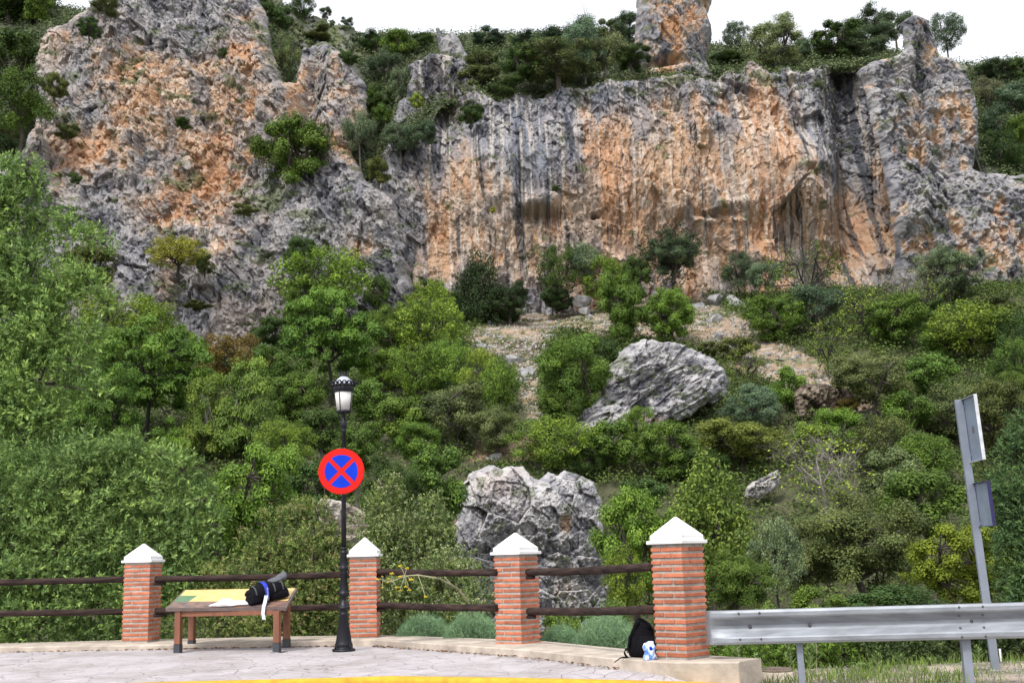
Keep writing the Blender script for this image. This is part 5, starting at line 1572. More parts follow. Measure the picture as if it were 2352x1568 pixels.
# upright weeds by the barrier
def weed(u, v, hpx, D, label, seed, flower=False):
    rng = np.random.default_rng(seed)
    q = at(u, v, D); p = np.array([q[0], D, float(tz(q[0], D))]); h = float(at(u, v - hpx, D)[2] - p[2])
    o = empty('weed', p, 0, label, 'plant', 'upright weeds growing by the crash barrier')
    mb = MB(); mb.tube([(0, 0, -.02), (.02, 0, h * .5), (.0, .01, h)], [.006, .005, .003], 5)
    mb.build('stem', STALK, o)
    n = 46
    z = rng.uniform(.1, 1, n) * h; a = rng.uniform(0, 2 * PI, n); L = .10 * (1.15 - z / h) + .03
    dn = np.stack([np.cos(a), np.sin(a), np.full(n, .9)], 1); dn /= np.linalg.norm(dn, axis=1, keepdims=True)
    s1 = np.stack([-np.sin(a), np.cos(a), 0 * a], 1) * .011
    P = np.stack([0 * z, 0 * z, z], 1)
    V = np.stack([P, P + dn * L[:, None] * .5 + s1, P + dn * L[:, None], P + dn * L[:, None] * .5 - s1], 1).reshape(-1, 3)
    f = link('leaves', npmesh('leaves', V, np.arange(n * 4).reshape(n, 4), LEAF, attr=rng.uniform(.3, .9, n)), o); f.color = (.15, .22, .09, 1)
    if flower:
        fm = MB()
        for k in range(8):
            t = 2 * PI * k / 8; c = np.array([0, 0, h + .02]); e = c + np.array([math.cos(t) * .035, math.sin(t) * .035, .005]); s_ = np.array([-math.sin(t), math.cos(t), 0]) * .01
            fm.add([c, e - s_, e + s_], [(0, 1, 2)])
        fm.build('flower', FLOWER, o)


for i, (u, v, h, D, l, fl) in enumerate([
    (1695, 1530, 60, 12.6, 'yellow flowered weed just right of the right pillar', True), (1815, 1548, 90, 12.4, 'tall leafy weed left of the first barrier post', False), (1876, 1545, 110, 12.6, 'tallest leafy weed right of the first barrier post', False),
    (1860, 1550, 70, 12.2, 'bushy weed touching the first barrier post', False), (2018, 1560, 62, 12.4, 'grey green weed in the gap between the barrier posts, left one', False), (2070, 1560, 60, 12.4, 'grey green weed in the gap between the barrier posts, right one', False),
    (1985, 1560, 30, 12.2, 'short weed left of the two grey green ones', False), (2250, 1535, 50, 13.0, 'small weed between the sign pole and the white stake', False), (1740, 1555, 50, 12.0, 'small weed in front of the round cover', False), (2140, 1560, 40, 12.6, 'short weed left of the second barrier post', True)]):
    weed(u, v, h, D, l, i, fl)

#@@STREET
# ------------------------------------------------------------------ pavement, ledge, kerb
FT = [(-420, 1502), (0, 1485), (342, 1480.5), (668, 1473), (790, 1467.5), (862, 1467.5), (1208, 1491), (1420, 1511.5), (1550, 1519.5), (1696, 1519)]      # top front edge of the ledge
FB = [(-420, 1514), (0, 1497.6), (342, 1491), (668, 1485), (790, 1483.5), (862, 1483.5), (1208, 1509), (1420, 1534.6), (1550, 1549), (1690, 1578)]       # its foot
ft = [onz(u, v, 0) for u, v in FT]


def zat(p, v):     # height at plan position p that projects to row v
    lo, hi = -3., 6.
    for _ in range(40):
        m = (lo + hi) / 2
        if proj(p[0], p[1], m)[1] > v: lo = m
        else: hi = m
    return (lo + hi) / 2


fz = [zat(p, v) for p, (u, v) in zip(ft, FB)]
fz = [max(min(z, -.06), -.28) for z in fz]
PIL = [(-5.024, 15.851, .379, .131, .014), (-1.888, 15.496, .370, .020, .005), (.013, 13.568, .380, .638, -.032), (1.536, 10.894, .362, .761, .013)]
cen = []
for (x, y, w, th, z) in PIL:
    cen.append(np.array([x, y]) + w / 2 * np.array([-math.cos(th) + math.sin(th), math.sin(th) + math.cos(th)]))
# back edge of the ledge runs behind the pillars
bk = [np.array([-14., 17.0, 0]), np.array([ft[1][0], 16.6, 0]), np.array([cen[0][0], 16.55, 0]), np.array([-3.4, 16.4, 0]), np.array([-2.2, 16.15, 0]), np.array([cen[1][0] + .2, 16.05, 0]),
      np.array([cen[2][0] + .20, cen[2][1] + .33, 0]), np.array([.95, 12.75, 0]), np.array([cen[3][0] + .20, cen[3][1] + .33, 0]), onz(1748, 1511, 0)]
mb = MB()
n = len(ft)
tdrop = .012
vs = []
for i in range(n):
    a, b = ft[i], bk[i]
    d = (b - a) / np.linalg.norm(b - a)
    vs += [(a[0], a[1], fz[i] - .25), (a[0], a[1], -tdrop), tuple(a + d * .02), tuple(b), (b[0], b[1], -1.2)]
fs = []
for i in range(n - 1):
    for k in range(4):
        a = i * 5 + k; fs.append((a, a + 5, a + 6, a + 1))
e = (n - 1) * 5; fs.append((e, e + 4, e + 3, e + 2, e + 1)); fs.append((0, 1, 2, 3, 4))
mb.add(vs, fs)
tag(mb.build('ledge_wall', CONC), 'low concrete ledge carrying the brick pillars along the pavement', 'ledge')

YT = [(-420, 1600), (0, 1576), (240, 1567), (403, 1562.5), (747, 1554.5), (901, 1549.5), (1150, 1553), (1400, 1558), (1550, 1562), (1688, 1565.5), (1800, 1578)]
zk = lambda u: np.interp(u, [-400, 342, 800, 1208, 1550, 1700], [-.075, -.075, -.09, -.12, -.175, -.20])
ky = [onz(u, v + 4, zk(u)) for u, v in YT]
# pavement between ledge foot and kerb
mb = MB(); M_ = 60
pf = np.array([(p[0], p[1] + .03, z) for p, z in zip(ft, fz)]); pk = np.array([(p[0], p[1] + .0, p[2]) for p in ky])
us = np.linspace(-13, 2.45, M_)


def along(P, x): return np.array([np.interp(x, P[:, 0], P[:, 1]), np.interp(x, P[:, 0], P[:, 2])])


o_ = np.argsort(pf[:, 0]); pf = pf[o_]; o_ = np.argsort(pk[:, 0]); pk = pk[o_]
vs = []; K = 8
for x in us:
    a = along(pf, x); b = along(pk, x)
    for k in range(K + 1):
        t = k / K; vs.append((x, a[0] * (1 - t) + b[0] * t, a[1] * (1 - t) + b[1] * t))
fs = [(i * (K + 1) + k, i * (K + 1) + k + 1, (i + 1) * (K + 1) + k + 1, (i + 1) * (K + 1) + k) for i in range(M_ - 1) for k in range(K)]
mb.add(vs, fs)
tag(mb.build('pavement', PAVE), kind='structure')
# yellow kerb: rounded stone edge, real step down to the road
mb = MB(); mb.smooth = True
prof = [(0, -.3), (0, .004), (-.02, .012), (-.10, .012), (-.135, .0), (-.15, -.03), (-.155, -.3)]
vs = []
for i, x in enumerate(us):
    b = along(pk, x)
    for (dy, dz) in prof: vs.append((x, b[0] + dy, b[1] + dz))
m_ = len(prof)
fs = [(i * m_ + k, (i + 1) * m_ + k, (i + 1) * m_ + k + 1, i * m_ + k + 1) for i in range(M_ - 1) for k in range(m_ - 1)]
fs += [tuple(range(m_)), tuple((M_ - 1) * m_ + k for k in range(m_))[::-1]]
mb.add(vs, fs)
tag(mb.build('kerb', YELLOW), kind='structure')
mb = MB(); mb.add([(-80, -40, -.33), (80, -40, -.33), (80, 9.6, -.33), (2.6, 10.2, -.33), (1, 9.9, -.33), (-16, 12.4, -.33), (-80, 14, -.33)], [tuple(range(7))])
tag(mb.build('road', ASPH), kind='structure')
mb = MB(); mb.add([(-900, -900, -7), (900, -900, -7), (900, 900, -7), (-900, 900, -7)], [(0, 1, 2, 3)])
tag(mb.build('ground', simple('far_ground', (.10, .10, .06), .95)), kind='structure')

# leaf litter along the foot of the ledge
mb = MB(); rg = np.random.default_rng(4)
for k in range(620):
    i = rg.choice([1, 2, 2, 3, 5, 5, 6]); t = rg.random(); a = pf[i] * (1 - t) + pf[i + 1] * t
    off = abs(rg.normal(0, .05)) + .035
    c = np.array([a[0] - off * .25, a[1] - off, a[2] + .004 + rg.uniform(0, .012)]); s_ = rg.uniform(.008, .03); th = rg.uniform(0, PI)
    d = np.array([math.cos(th), math.sin(th), rg.normal(0, .2)]) * s_; e = np.array([-math.sin(th), math.cos(th), rg.normal(0, .3)]) * s_ * .5
    mb.tint = rg.random(); mb.add([c - d, c + e, c + d, c - e], [(0, 1, 2, 3)])
tag(mb.build('leaf_litter', LITTER), kind='stuff')

# ------------------------------------------------------------------ brick pillars
names = ['leftmost brick pillar beside the information table', 'brick pillar with white cap just behind the lamp post', 'brick pillar in front of the craggy grey boulder', 'nearest and largest brick pillar next to the crash barrier']
for (x, y, w, th, z0), lab in zip(PIL, names):
    P = empty('brick_pillar', (x, y, z0), 0, lab, 'pillar', 'brick pillars of the fence')
    Ld = np.array([-math.cos(th), math.sin(th)]); Rd = np.array([math.sin(th), math.cos(th)])

    def T(p):
        q = Ld * p[0] + Rd * p[1]; return (q[0], q[1], p[2])
    rg = np.random.default_rng(int(x * 100) + 700)
    mb = MB(); sc_ = w / .37
    mb.mat = 1; mb.box(.009, w - .009, .009, w - .009, -.03, 1.05, T)
    mb.mat = 0
    pw = [((0, .24), (0, .115)), ((.255, .37), (0, .24)), ((.13, .37), (.255, .37)), ((0, .115), (.13, .37))]
    for k in range(17):
        zb = .012 + k * .0605
        for (ax, ay) in pw:
            X0, X1 = ax; Y0, Y1 = ay
            if k % 2: X0, X1, Y0, Y1 = Y0, Y1, X0, X1
            j = rg.uniform(-.003, .003, 4); mb.tint = rg.uniform(.1, 1)
            mb.box((X0 + j[0]) * sc_, (X1 + j[1]) * sc_, (Y0 + j[2]) * sc_, (Y1 + j[3]) * sc_, zb + rg.uniform(-.001, .001), zb + .0362 + rg.uniform(-.002, .002), T, ch=.004)
    mb.build('shaft', [BRICK, MORTAR], P)
    c = MB(); c.mat = 0; e = .028
    c.box(-e, w + e, -e, w + e, 1.0485, 1.083, T, ch=.004)
    e2 = .002
    c.box(-e2, w + e2, -e2, w + e2, 1.0832, 1.128, T)
    m = w / 2; hw = w / 2 + .0015; vv = []; ff = []
    for (sx, sy) in ((-1, -1), (1, -1), (1, 1), (-1, 1)): vv.append(T((m + sx * hw, m + sy * hw, 1.1284)))
    for (sx, sy) in ((-1, -1), (1, -1), (1, 1), (-1, 1)): vv.append(T((m + sx * .008, m + sy * .008, 1.306)))
    c.add(vv, [(0, 1, 5, 4), (1, 2, 6, 5), (2, 3, 7, 6), (3, 0, 4, 7), (4, 5, 6, 7), (3, 2, 1, 0)])
    c.build('cap', WHITE, P)

# ------------------------------------------------------------------ timber rails
def rail(a, b, r, label, seed):
    a = np.array(a); b = np.array(b)
    o = empty('timber_rail', a, 0, label, 'rail', 'round timber rails of the fence')
    rg = np.random.default_rng(seed); L = np.linalg.norm(b - a); n = 26
    mb = MB(); mb.smooth = True
    pts = [(b - a) * t + np.array([0, rg.normal(0, .0015), -.012 * math.sin(PI * t) + rg.normal(0, .0012)]) for t in np.linspace(0, 1, n)]
    mb.tube(pts, [r * (1 + rg.normal(0, .015)) for _ in range(n)], 16)
    mb.build('log', WOOD, o)
    d = (b - a) / L
    pg = MB(); pg.smooth = True
    pg.tube([np.array([0, .02, -.062]) - d * .03, np.array([0, .02, -.062]) + d * .14], .024, 10)
    pg.build('peg', WOOD, o)


def anchor(u, v, D): return at(u, v, D)


rail(anchor(-330, 1341, 16.3), anchor(290, 1329.5, 15.98), .043, 'upper timber rail at the left edge, left of the leftmost pillar', 1)
rail(anchor(-330, 1408, 16.3), anchor(288, 1404, 15.98), .043, 'lower timber rail at the left edge, left of the leftmost pillar', 2)
rail(anchor(357, 1329, 15.85), anchor(812, 1318, 15.6), .043, 'upper timber rail behind the information table', 3)
rail(anchor(357, 1402, 15.85), anchor(812, 1391.5, 15.6), .043, 'lower timber rail behind the information table', 4)
rail(anchor(868, 1312.5, 15.55), anchor(1140, 1313.5, 13.75), .041, 'upper timber rail between the lamp pillar and the boulder pillar', 5)
rail(anchor(868, 1388.5, 15.55), anchor(1141, 1395, 13.75), .042, 'lower timber rail between the lamp pillar and the boulder pillar', 6)
rail(anchor(1213, 1313, 13.55), anchor(1497, 1301, 11.15), .042, 'upper timber rail left of the nearest pillar', 7)
rail(anchor(1215, 1403, 13.55), anchor(1502, 1399, 11.15), .042, 'lower timber rail left of the nearest pillar', 8)

# ------------------------------------------------------------------ street lamp
base = onz(789.5, 1496, -.09)
lamp = empty('street_lamp', base, 0, 'black cast iron street lamp with a crown topped lantern', 'street lamp')
mb = MB(); mb.smooth = True
K = 1 / 1027 * .965
prof = [(148, 1515), (150, 1500), (148, 1470), (138, 1462), (112, 1450), (108, 1438), (116, 1425), (116, 1405), (104, 1385), (102, 1370), (52, 1062), (60, 1055), (60, 1040), (52, 1030), (52, 1000), (62, 992), (80, 980), (82, 965), (74, 952), (57, 946), (55, 905),
        (48, 898), (34, 884), (34, 850), (46, 838), (62, 825), (72, 806), (72, 790), (60, 778), (56, 760), (38, 565), (44, 558), (44, 540), (37, 530), (58, 515), (62, 500), (62, 482), (50, 470), (50, 440), (40, 345), (44, 335), (40, 325), (48, 310), (48, 295), (34, 285), (34, 270), (44, 258), (44, 246), (32, 236)]
LZ = lambda v: zat(base, v) - base[2]
pr = [(a * K, max(0., LZ((2120 + b / 3.015) * .5742) + .0)) for a, b in prof]
z00 = LZ((2120 + 1500 / 3.015) * .5742); pr = [(a, 0. if i == 0 else max(.004 * i, z - z00)) for i, (a, z) in enumerate(pr)]
mb.lathe([p for p in pr], 32, flute=(.66, 1.15))
zt = pr[-1][1]
mb.lathe([(.031, zt - .002), (.030, zt + .4), (.024, LZ(993)), (.034, LZ(992)), (.036, LZ(988)), (.028, LZ(986)), (.040, LZ(982)), (.043, LZ(968)), (.036, LZ(966)), (.026, LZ(965)), (.026, LZ(955)), (.05, LZ(946))], 20)
lc0, lc1 = LZ(945) - 2.855, (LZ(852) - LZ(945)) / (3.338 - 2.855)
mb.build('post', BLACKM, lamp)
pm = MB()
for k in range(4):       # anchor bolts on the foot
    t = PI / 4 + k * PI / 2; pm.tube([(math.cos(t) * .128, math.sin(t) * .128, .04), (math.cos(t) * .128, math.sin(t) * .128, .085)], .009, 6)
pm.build('anchor_bolts', BLACKM, lamp)
dz = -.012
Lz = lambda z: 2.855 + lc0 + (z - 2.855) * lc1
g = MB(); g.smooth = True; g.lathe([(.086, Lz(2.862)), (.115, Lz(3.085))], 32); g.build('glass', GLASS, lamp)
f = MB(); f.smooth = True
f.lathe([(.03, Lz(2.82)), (.092, Lz(2.846)), (.096, Lz(2.855)), (.093, Lz(2.864))], 32)
f.lathe([(.12, Lz(3.083)), (.126, Lz(3.09)), (.122, Lz(3.10)), (.132, Lz(3.115)), (.134, Lz(3.14)), (.128, Lz(3.145)), (.14, Lz(3.155)), (.12, Lz(3.165))], 32)
for k in range(4):
    t = math.radians(-110 + 90 * k); dx, dy = math.cos(t), math.sin(t)
    f.tube([(dx * .088, dy * .088, Lz(2.85)), (dx * .119, dy * .119, Lz(3.09))], .0065, 6)
    t += PI / 4; dx, dy = math.cos(t), math.sin(t)
    f.tube([(dx * .03, dy * .03, Lz(2.74)), (dx * .07, dy * .07, Lz(2.80)), (dx * .085, dy * .085, Lz(2.85))], .007, 6)
f.build('lantern_frame', BLACKM, lamp)
d_ = MB(); d_.smooth = True; d_.lathe([(.122, Lz(3.16)), (.118, Lz(3.185)), (.105, Lz(3.215)), (.08, Lz(3.242)), (.055, Lz(3.258)), (.046, Lz(3.275))], 32); d_.build('dome', DOME, lamp)
c = MB(); c.smooth = True
c.lathe([(.048, Lz(3.27)), (.053, Lz(3.275)), (.053, Lz(3.295)), (.047, Lz(3.30))], 24)
for k in range(8):
    t = 2 * PI * k / 8; a = lambda r, z, o=0: (r * math.cos(t + o), r * math.sin(t + o), z)
    c.tube([a(.05, Lz(3.298)), a(.058, Lz(3.312)), a(.066, Lz(3.33)), a(.060, Lz(3.338))], [.007, .006, .006, .004], 5)
for k in range(16):        # pierced gallery round the lantern
    t = 2 * PI * k / 16; h = PI / 16
    a = lambda r, z, o=0: (r * math.cos(t + o), r * math.sin(t + o), z)
    c.tube([a(.146, Lz(3.155), -h), a(.152, Lz(3.175), -h * .3), a(.160, Lz(3.195), 0), a(.152, Lz(3.175), h * .3), a(.142, Lz(3.155), h)], [.009] * 5, 5)
    c.tube([a(.150, Lz(3.17), 0), a(.164, Lz(3.203), h * .6), a(.158, Lz(3.210), h)], [.009, .010, .006], 5)
    c.tube([a(.150, Lz(3.17), 0), a(.164, Lz(3.203), -h * .6), a(.158, Lz(3.210), -h)], [.009, .010, .006], 5)
c.build('crown', BLACKM, lamp)
# concrete pad
mb = MB(); mb.box(-.32, .3, -.28, .24, -.05, .006)
pad = mb.build('pad', simple('pad_concrete', (.40, .38, .39), .9, var=.2, scale=4)); pad.parent = lamp

# no stopping sign
sc_p = at(784, 1082, 13.28)
R_ = 52.3 * 13.28 / F
sg = empty('no_stopping_sign', sc_p, 0, 'round blue sign with red rim and red cross on the lamp post', 'road sign')
sg.rotation_euler = (-.02, 0.015, .04)


def disc(mb, r, y0, y1, n=64):
    mb.prism([(r * math.cos(2 * PI * k / n), r * math.sin(2 * PI * k / n)) for k in range(n)], y0, y1)


mb = MB(); disc(mb, R_, .012, -.004); disc(mb, R_ * .985, -.004, -.010); mb.build('red_disc', RED, sg)
mb = MB(); r = .72; hb = .092
for q in range(4):
    t0 = q * PI / 2
    al = math.asin(hb / r)
    arc = [(-PI / 4 + al) + (PI / 2 - 2 * al) * k / 20 for k in range(21)]
    poly = [(hb * math.sqrt(2), 0)] + [(r * math.cos(a), r * math.sin(a)) for a in arc]
    poly = [((x * math.cos(t0) - z * math.sin(t0)) * R_, (x * math.sin(t0) + z * math.cos(t0)) * R_) for x, z in poly]
    mb.prism(poly, -.0125, -.009)
mb.build('blue_fields', BLUE, sg)
for dz_ in (-.17, .19):
    mb = MB(); mb.box(-.04, .04, .012, .05, dz_ - .015, dz_ + .015); mb.build('bracket', GALV2, sg)
for dx_ in (-.03, .03):
    mb = MB(); mb.tube([(dx_, 0, R_ + .004), (dx_, .02, R_ + .004)], .006, 6); mb.build('bolt', GALV2, sg)

# ------------------------------------------------------------------ information table
ZG = -.078
fl, fr, bl_, br_ = onz(408.5, 1501, ZG), onz(636, 1498.5, ZG), onz(440, 1491.5, ZG), onz(658, 1488.5, ZG)
c1, c2, c4, c3 = at(380, 1397, fl[1] - .03), at(657, 1395, fr[1] - .03), at(423, 1354, bl_[1] + .05), at(683, 1350, br_[1] + .05)
tb = empty('information_table', fl, 0, 'sloping information board on four wooden legs', 'information board')
o0 = np.array(fl)
xd = (fr - fl); xd[2] = 0; xd /= np.linalg.norm(xd); yd = np.array([-xd[1], xd[0], 0])
for (p, top) in ((fl, c1), (fr, c2), (bl_, c4), (br_, c3)):
    q = p - o0; zt = top[2] - o0[2] - .035; s = .037

    def T(w_, q=q): return tuple(q + xd * w_[0] + yd * w_[1] + np.array([0, 0, w_[2]]))
    lg = MB(); lg.box(-s, s, -s, s, .12, zt, T, ch=.004); leg = lg.build('leg', TWOOD, tb)
    sl = MB(); sl.box(-s - .003, s + .003, -s - .003, s + .003, .0, .119, T); sl.box(-.11, .11, -.10, .10, -.004, .008, T)
    sl.build('metal_shoe', DGREY, leg)
ap = MB()
q0, q1, q2, q3 = fl - o0, fr - o0, bl_ - o0, br_ - o0
zf = c1[2] - o0[2] - .04; zb_ = c4[2] - o0[2] - .04


def beam(mb, a, b, h, w):
    a = np.array(a); b = np.array(b); d = (b - a) / np.linalg.norm(b - a); s_ = np.cross(d, [0, 0, 1]); s_ /= np.linalg.norm(s_)
    v = []
    for p in (a, b):
        for (i, j) in ((-1, -1), (1, -1), (1, 1), (-1, 1)): v.append(p + s_ * w * i / 2 + np.array([0, 0, h * j / 2]))
    mb.add(v, [(3, 2, 1, 0), (4, 5, 6, 7), (0, 1, 5, 4), (1, 2, 6, 5), (2, 3, 7, 6), (3, 0, 4, 7)], False)


beam(ap, q0 + xd * .038 + [0, 0, zf - .035], q1 - xd * .038 + [0, 0, zf - .035], .055, .03)
beam(ap, q2 + xd * .038 + [0, 0, zb_ - .035], q3 - xd * .038 + [0, 0, zb_ - .035], .055, .03)
beam(ap, q0 + yd * .038 + [0, 0, zf - .03], q2 - yd * .038 + [0, 0, zb_ - .035], .05, .03)
beam(ap, q1 + yd * .038 + [0, 0, zf - .03], q3 - yd * .038 + [0, 0, zb_ - .035], .05, .03)
ap.build('apron', TWOOD, tb)
C1, C2, C3, C4 = [c_ - o0 for c_ in (c1, c2, c3, c4)]
nrm = np.cross(C2 - C1, C4 - C1); nrm /= np.linalg.norm(nrm)
ex = (C2 - C1); W_ = np.linalg.norm(ex); ex = ex / W_; ey = C4 - C1; Dp = np.linalg.norm(ey - ex * (ey @ ex)); ey = np.cross(nrm, ex)
sk = (C4 - C1) @ ex
top = MB()
top.add([C1, C2, C3, C4, C1 - nrm * .035, C2 - nrm * .035, C3 - nrm * .035, C4 - nrm * .035], [(0, 1, 2, 3), (7, 6, 5, 4), (0, 4, 5, 1), (1, 5, 6, 2), (2, 6, 7, 3), (3, 7, 4, 0)])
top.build('board', FRAME, tb)
pan = MB()
ct_ = (C1 + C2 + C3 + C4) / 4
ins_ = lambda c_: ct_ + (c_ - ct_) * .965
corners = [ins_(c_) for c_ in (C1, C2, C3, C4)]
org = corners[0] + nrm * .004
loc = [np.array([(c_ + nrm * .004 - org) @ ex, (c_ + nrm * .004 - org) @ ey, 0]) for c_ in corners]
pan.add(loc, [(0, 1, 2, 3)])
po = pan.build('printed_panel', PANEL, tb)
po.matrix_local = Matrix(((ex[0], ey[0], nrm[0], org[0]), (ex[1], ey[1], nrm[1], org[1]), (ex[2], ey[2], nrm[2], org[2]), (0, 0, 0, 1)))


def on_board(a, b, h=0):
    """world point on the board: a 0..1 along the front, b 0..1 to the back"""
    return o0 + (C1 * (1 - a) * (1 - b) + C2 * a * (1 - b) + C3 * a * b + C4 * (1 - a) * b) + nrm * (.006 + h)


# lofted soft bag: sections along an axis
def loft(secs, n=28, seed=0, amp=.006, pw=2.6):
    """secs: (centre, half width vector, half height vector)"""
    vs = []; fs = []
    rg = np.random.default_rng(seed)
    for (c_, a, b) in secs:
        for k in range(n):
            t = 2 * PI * k / n; ct, st = math.cos(t), math.sin(t)
            x = math.copysign(abs(ct) ** (2 / pw), ct); y = math.copysign(abs(st) ** (2 / pw), st)
            vs.append(np.array(c_) + np.array(a) * x + np.array(b) * y)
    vs = np.array(vs)
    vs = vs + amp * np.stack([vn3(*(vs * 22).T, seed + k) for k in range(3)], 1) + amp * .6 * np.stack([vn3(*(vs * 50).T, seed + 5 + k) for k in range(3)], 1)
    m = len(secs)
    for i in range(m - 1):
        for k in range(n): fs.append((i * n + k, i * n + (k + 1) % n, (i + 1) * n + (k + 1) % n, (i + 1) * n + k))
    fs.append(tuple(range(n))[::-1]); fs.append(tuple((m - 1) * n + k for k in range(n)))
    return vs, fs


def sections(a, b, side, up, prof, lift=0):
    """from a to b; prof (t, half width, half height, rise)"""
    a = np.array(a); b = np.array(b); out = []
    for (t, hw, hh, rs) in prof: out.append((a + (b - a) * t + up * (hh + rs), side * hw, up * hh))
    return out


def ribbon(pts, wv, th=.002):
    mb = MB(); n = len(pts); v = []
    for p, w in zip(pts, wv): v += [np.array(p) - np.array(w), np.array(p) + np.array(w)]
    nn = [np.cross(v[2 * min(i + 1, n - 1)] - v[2 * max(i - 1, 0)], v[2 * i + 1] - v[2 * i]) for i in range(n)]
    v2 = []
    for i in range(n):
        q = nn[i] / (np.linalg.norm(nn[i]) + 1e-9) * th
        v2 += [v[2 * i] + q, v[2 * i + 1] + q, v[2 * i + 1] - q, v[2 * i] - q]
    f = []
    for i in range(n - 1):
        for k in range(4): f.append((i * 4 + k, i * 4 + (k + 1) % 4, i * 4 + 4 + (k + 1) % 4, i * 4 + 4 + k))
    f += [(0, 1, 2, 3)[::-1], tuple(4 * (n - 1) + k for k in range(4))]
    mb.add(v2, f); return mb


ribbon_ = ribbon
A_ = on_board(.660, .16); B_ = on_board(.955, .60)
dirn = (B_ - A_) / np.linalg.norm(B_ - A_); side = np.cross(nrm, dirn)
bp = empty('backpack', A_, 0, 'black backpack lying on the information board with a blue and white strap', 'backpack')
up = nrm
prof = [(0, .05, .03, .01), (.04, .09, .055, .0), (.14, .12, .085, 0), (.3, .135, .105, 0), (.5, .14, .115, 0), (.7, .135, .11, 0), (.86, .12, .09, .0), (.96, .10, .06, .01), (1.0, .05, .03, .02)]
v_, f_ = loft(sections(A_, B_, side, up, prof), seed=3, amp=.010)
mb = MB(); mb.smooth = True; mb.add(v_ - np.array(A_), f_); mb.build('body', BLACKF, bp)
for k_, (t_, h_) in enumerate([(.18, .0), (.62, .0), (.82, .0)]):
    c_ = A_ + (B_ - A_) * t_ - np.array(A_); pp = []
    for j in range(13):
        t = PI * (1.05 - 1.1 * j / 12); x = math.copysign(abs(math.cos(t)) ** .77, math.cos(t)); y = abs(math.sin(t)) ** .77
        pp.append(c_ + up * .105 - side * (.128 if k_ == 0 else .145) * x + up * (.10 if k_ == 0 else .118) * y)
    mb = ribbon_(pp, [dirn * .009] * 13); mb.build('compression_strap', DGREY, bp)
for (t0_, t1_, so_, h0_, h1_) in [(.50, .97, -.10, .02, .075), (.02, .30, -.09, .01, .06)]:
    v_, f_ = loft(sections(A_ + (B_ - A_) * t0_ + side * so_ + up * h0_, A_ + (B_ - A_) * t1_ + side * so_ + up * h0_, side, up, [(0, .02, .02, 0), (.15, .05, .045, 0), (.6, .055, .05, 0), (.9, .05, .04, 0), (1, .02, .02, .01)]), seed=int(t0_ * 90), amp=.010)
    mb = MB(); mb.smooth = True; mb.add(v_ - np.array(A_), f_); mb.build('side_pocket', BLACKF, bp)
v_, f_ = loft(sections(A_ + up * .10, A_ + (B_ - A_) * .62 + up * .13, side, up, [(0, .03, .01, 0), (.1, .07, .025, 0), (.5, .095, .035, 0), (.9, .08, .03, 0), (1, .03, .01, 0)]), seed=5, amp=.008)
mb = MB(); mb.smooth = True; mb.add(v_ + side * .02 - np.array(A_), f_); mb.build('front_pocket', BLACKF, bp)
v_, f_ = loft(sections(A_ + (B_ - A_) * .38 + up * .17, A_ + (B_ - A_) * 1.0 + up * .215, side, up, [(0, .012, .006, 0), (.1, .04, .012, 0), (.4, .07, .02, 0), (.7, .08, .024, 0), (.9, .085, .04, 0), (1, .08, .055, -.02)]), seed=7, amp=.008)
mb = MB(); mb.smooth = True; mb.add(v_ + side * .045 - np.array(A_), f_); mb.build('mesh_flap', GREYF, bp)


mid = A_ + (B_ - A_) * .42
pts = []
for k in range(15):
    t = PI * (1.08 - 1.2 * k / 14)
    ct, st = math.cos(t), math.sin(t)
    x = math.copysign(abs(ct) ** .77, ct); y = math.copysign(abs(st) ** .77, st)
    pts.append(mid + up * .112 - side * .150 * x + up * .120 * y - np.array(A_))
mb = ribbon(pts, [dirn * .024] * 15); stp = mb.build('strap', STRAPB, bp)
# brand lettering on the blue strap, front side
tc_ = bpy.data.curves.new('lettering', 'FONT'); tc_.body = 'Lufthansa'; tc_.size = .042; tc_.align_x = 'CENTER'; tc_.align_y = 'CENTER'; tc_.extrude = .0005
to = bpy.data.objects.new('lettering', tc_); COL.objects.link(to)
bpy.context.view_layer.update()
me = bpy.data.meshes.new_from_object(to.evaluated_get(bpy.context.evaluated_depsgraph_get()))
bpy.data.objects.remove(to)
me.materials.append(STRAPW)
lt = link('lettering', me, stp)
ps = [p for p in pts]
i0 = min(range(15), key=lambda k: ps[k] @ side)          # point on the camera side
fr_ = ps[i0]
front = np.array([0, -1, 0]); tx = (up * .93 + side * .1); tx = tx / np.linalg.norm(tx); tn = -side; tn = tn / np.linalg.norm(tn); ty = np.cross(tn, tx)
pos = fr_ + tn * .006 + up * .03
lt.matrix_local = Matrix(((tx[0], ty[0], tn[0], pos[0]), (tx[1], ty[1], tn[1], pos[1]), (tx[2], ty[2], tn[2], pos[2]), (0, 0, 0, 1)))
# white end of the strap hanging over the front edge
s0 = on_board(.825, .42, .20) - A_; s1 = on_board(.822, .10, .05) - A_; s2 = on_board(.82, -.02, .012) - A_; s3 = at(604, 1408, s2[1] + A_[1] - .012) - A_; s4 = at(606.5, 1422, s2[1] + A_[1] - .012) - A_
mb = ribbon([s0, (s0 + s1) / 2 - [0, .01, 0], s1, s2, s3, s4], [np.array([.021, 0, 0])] * 6); mb.build('strap_end', STRAPW, bp)

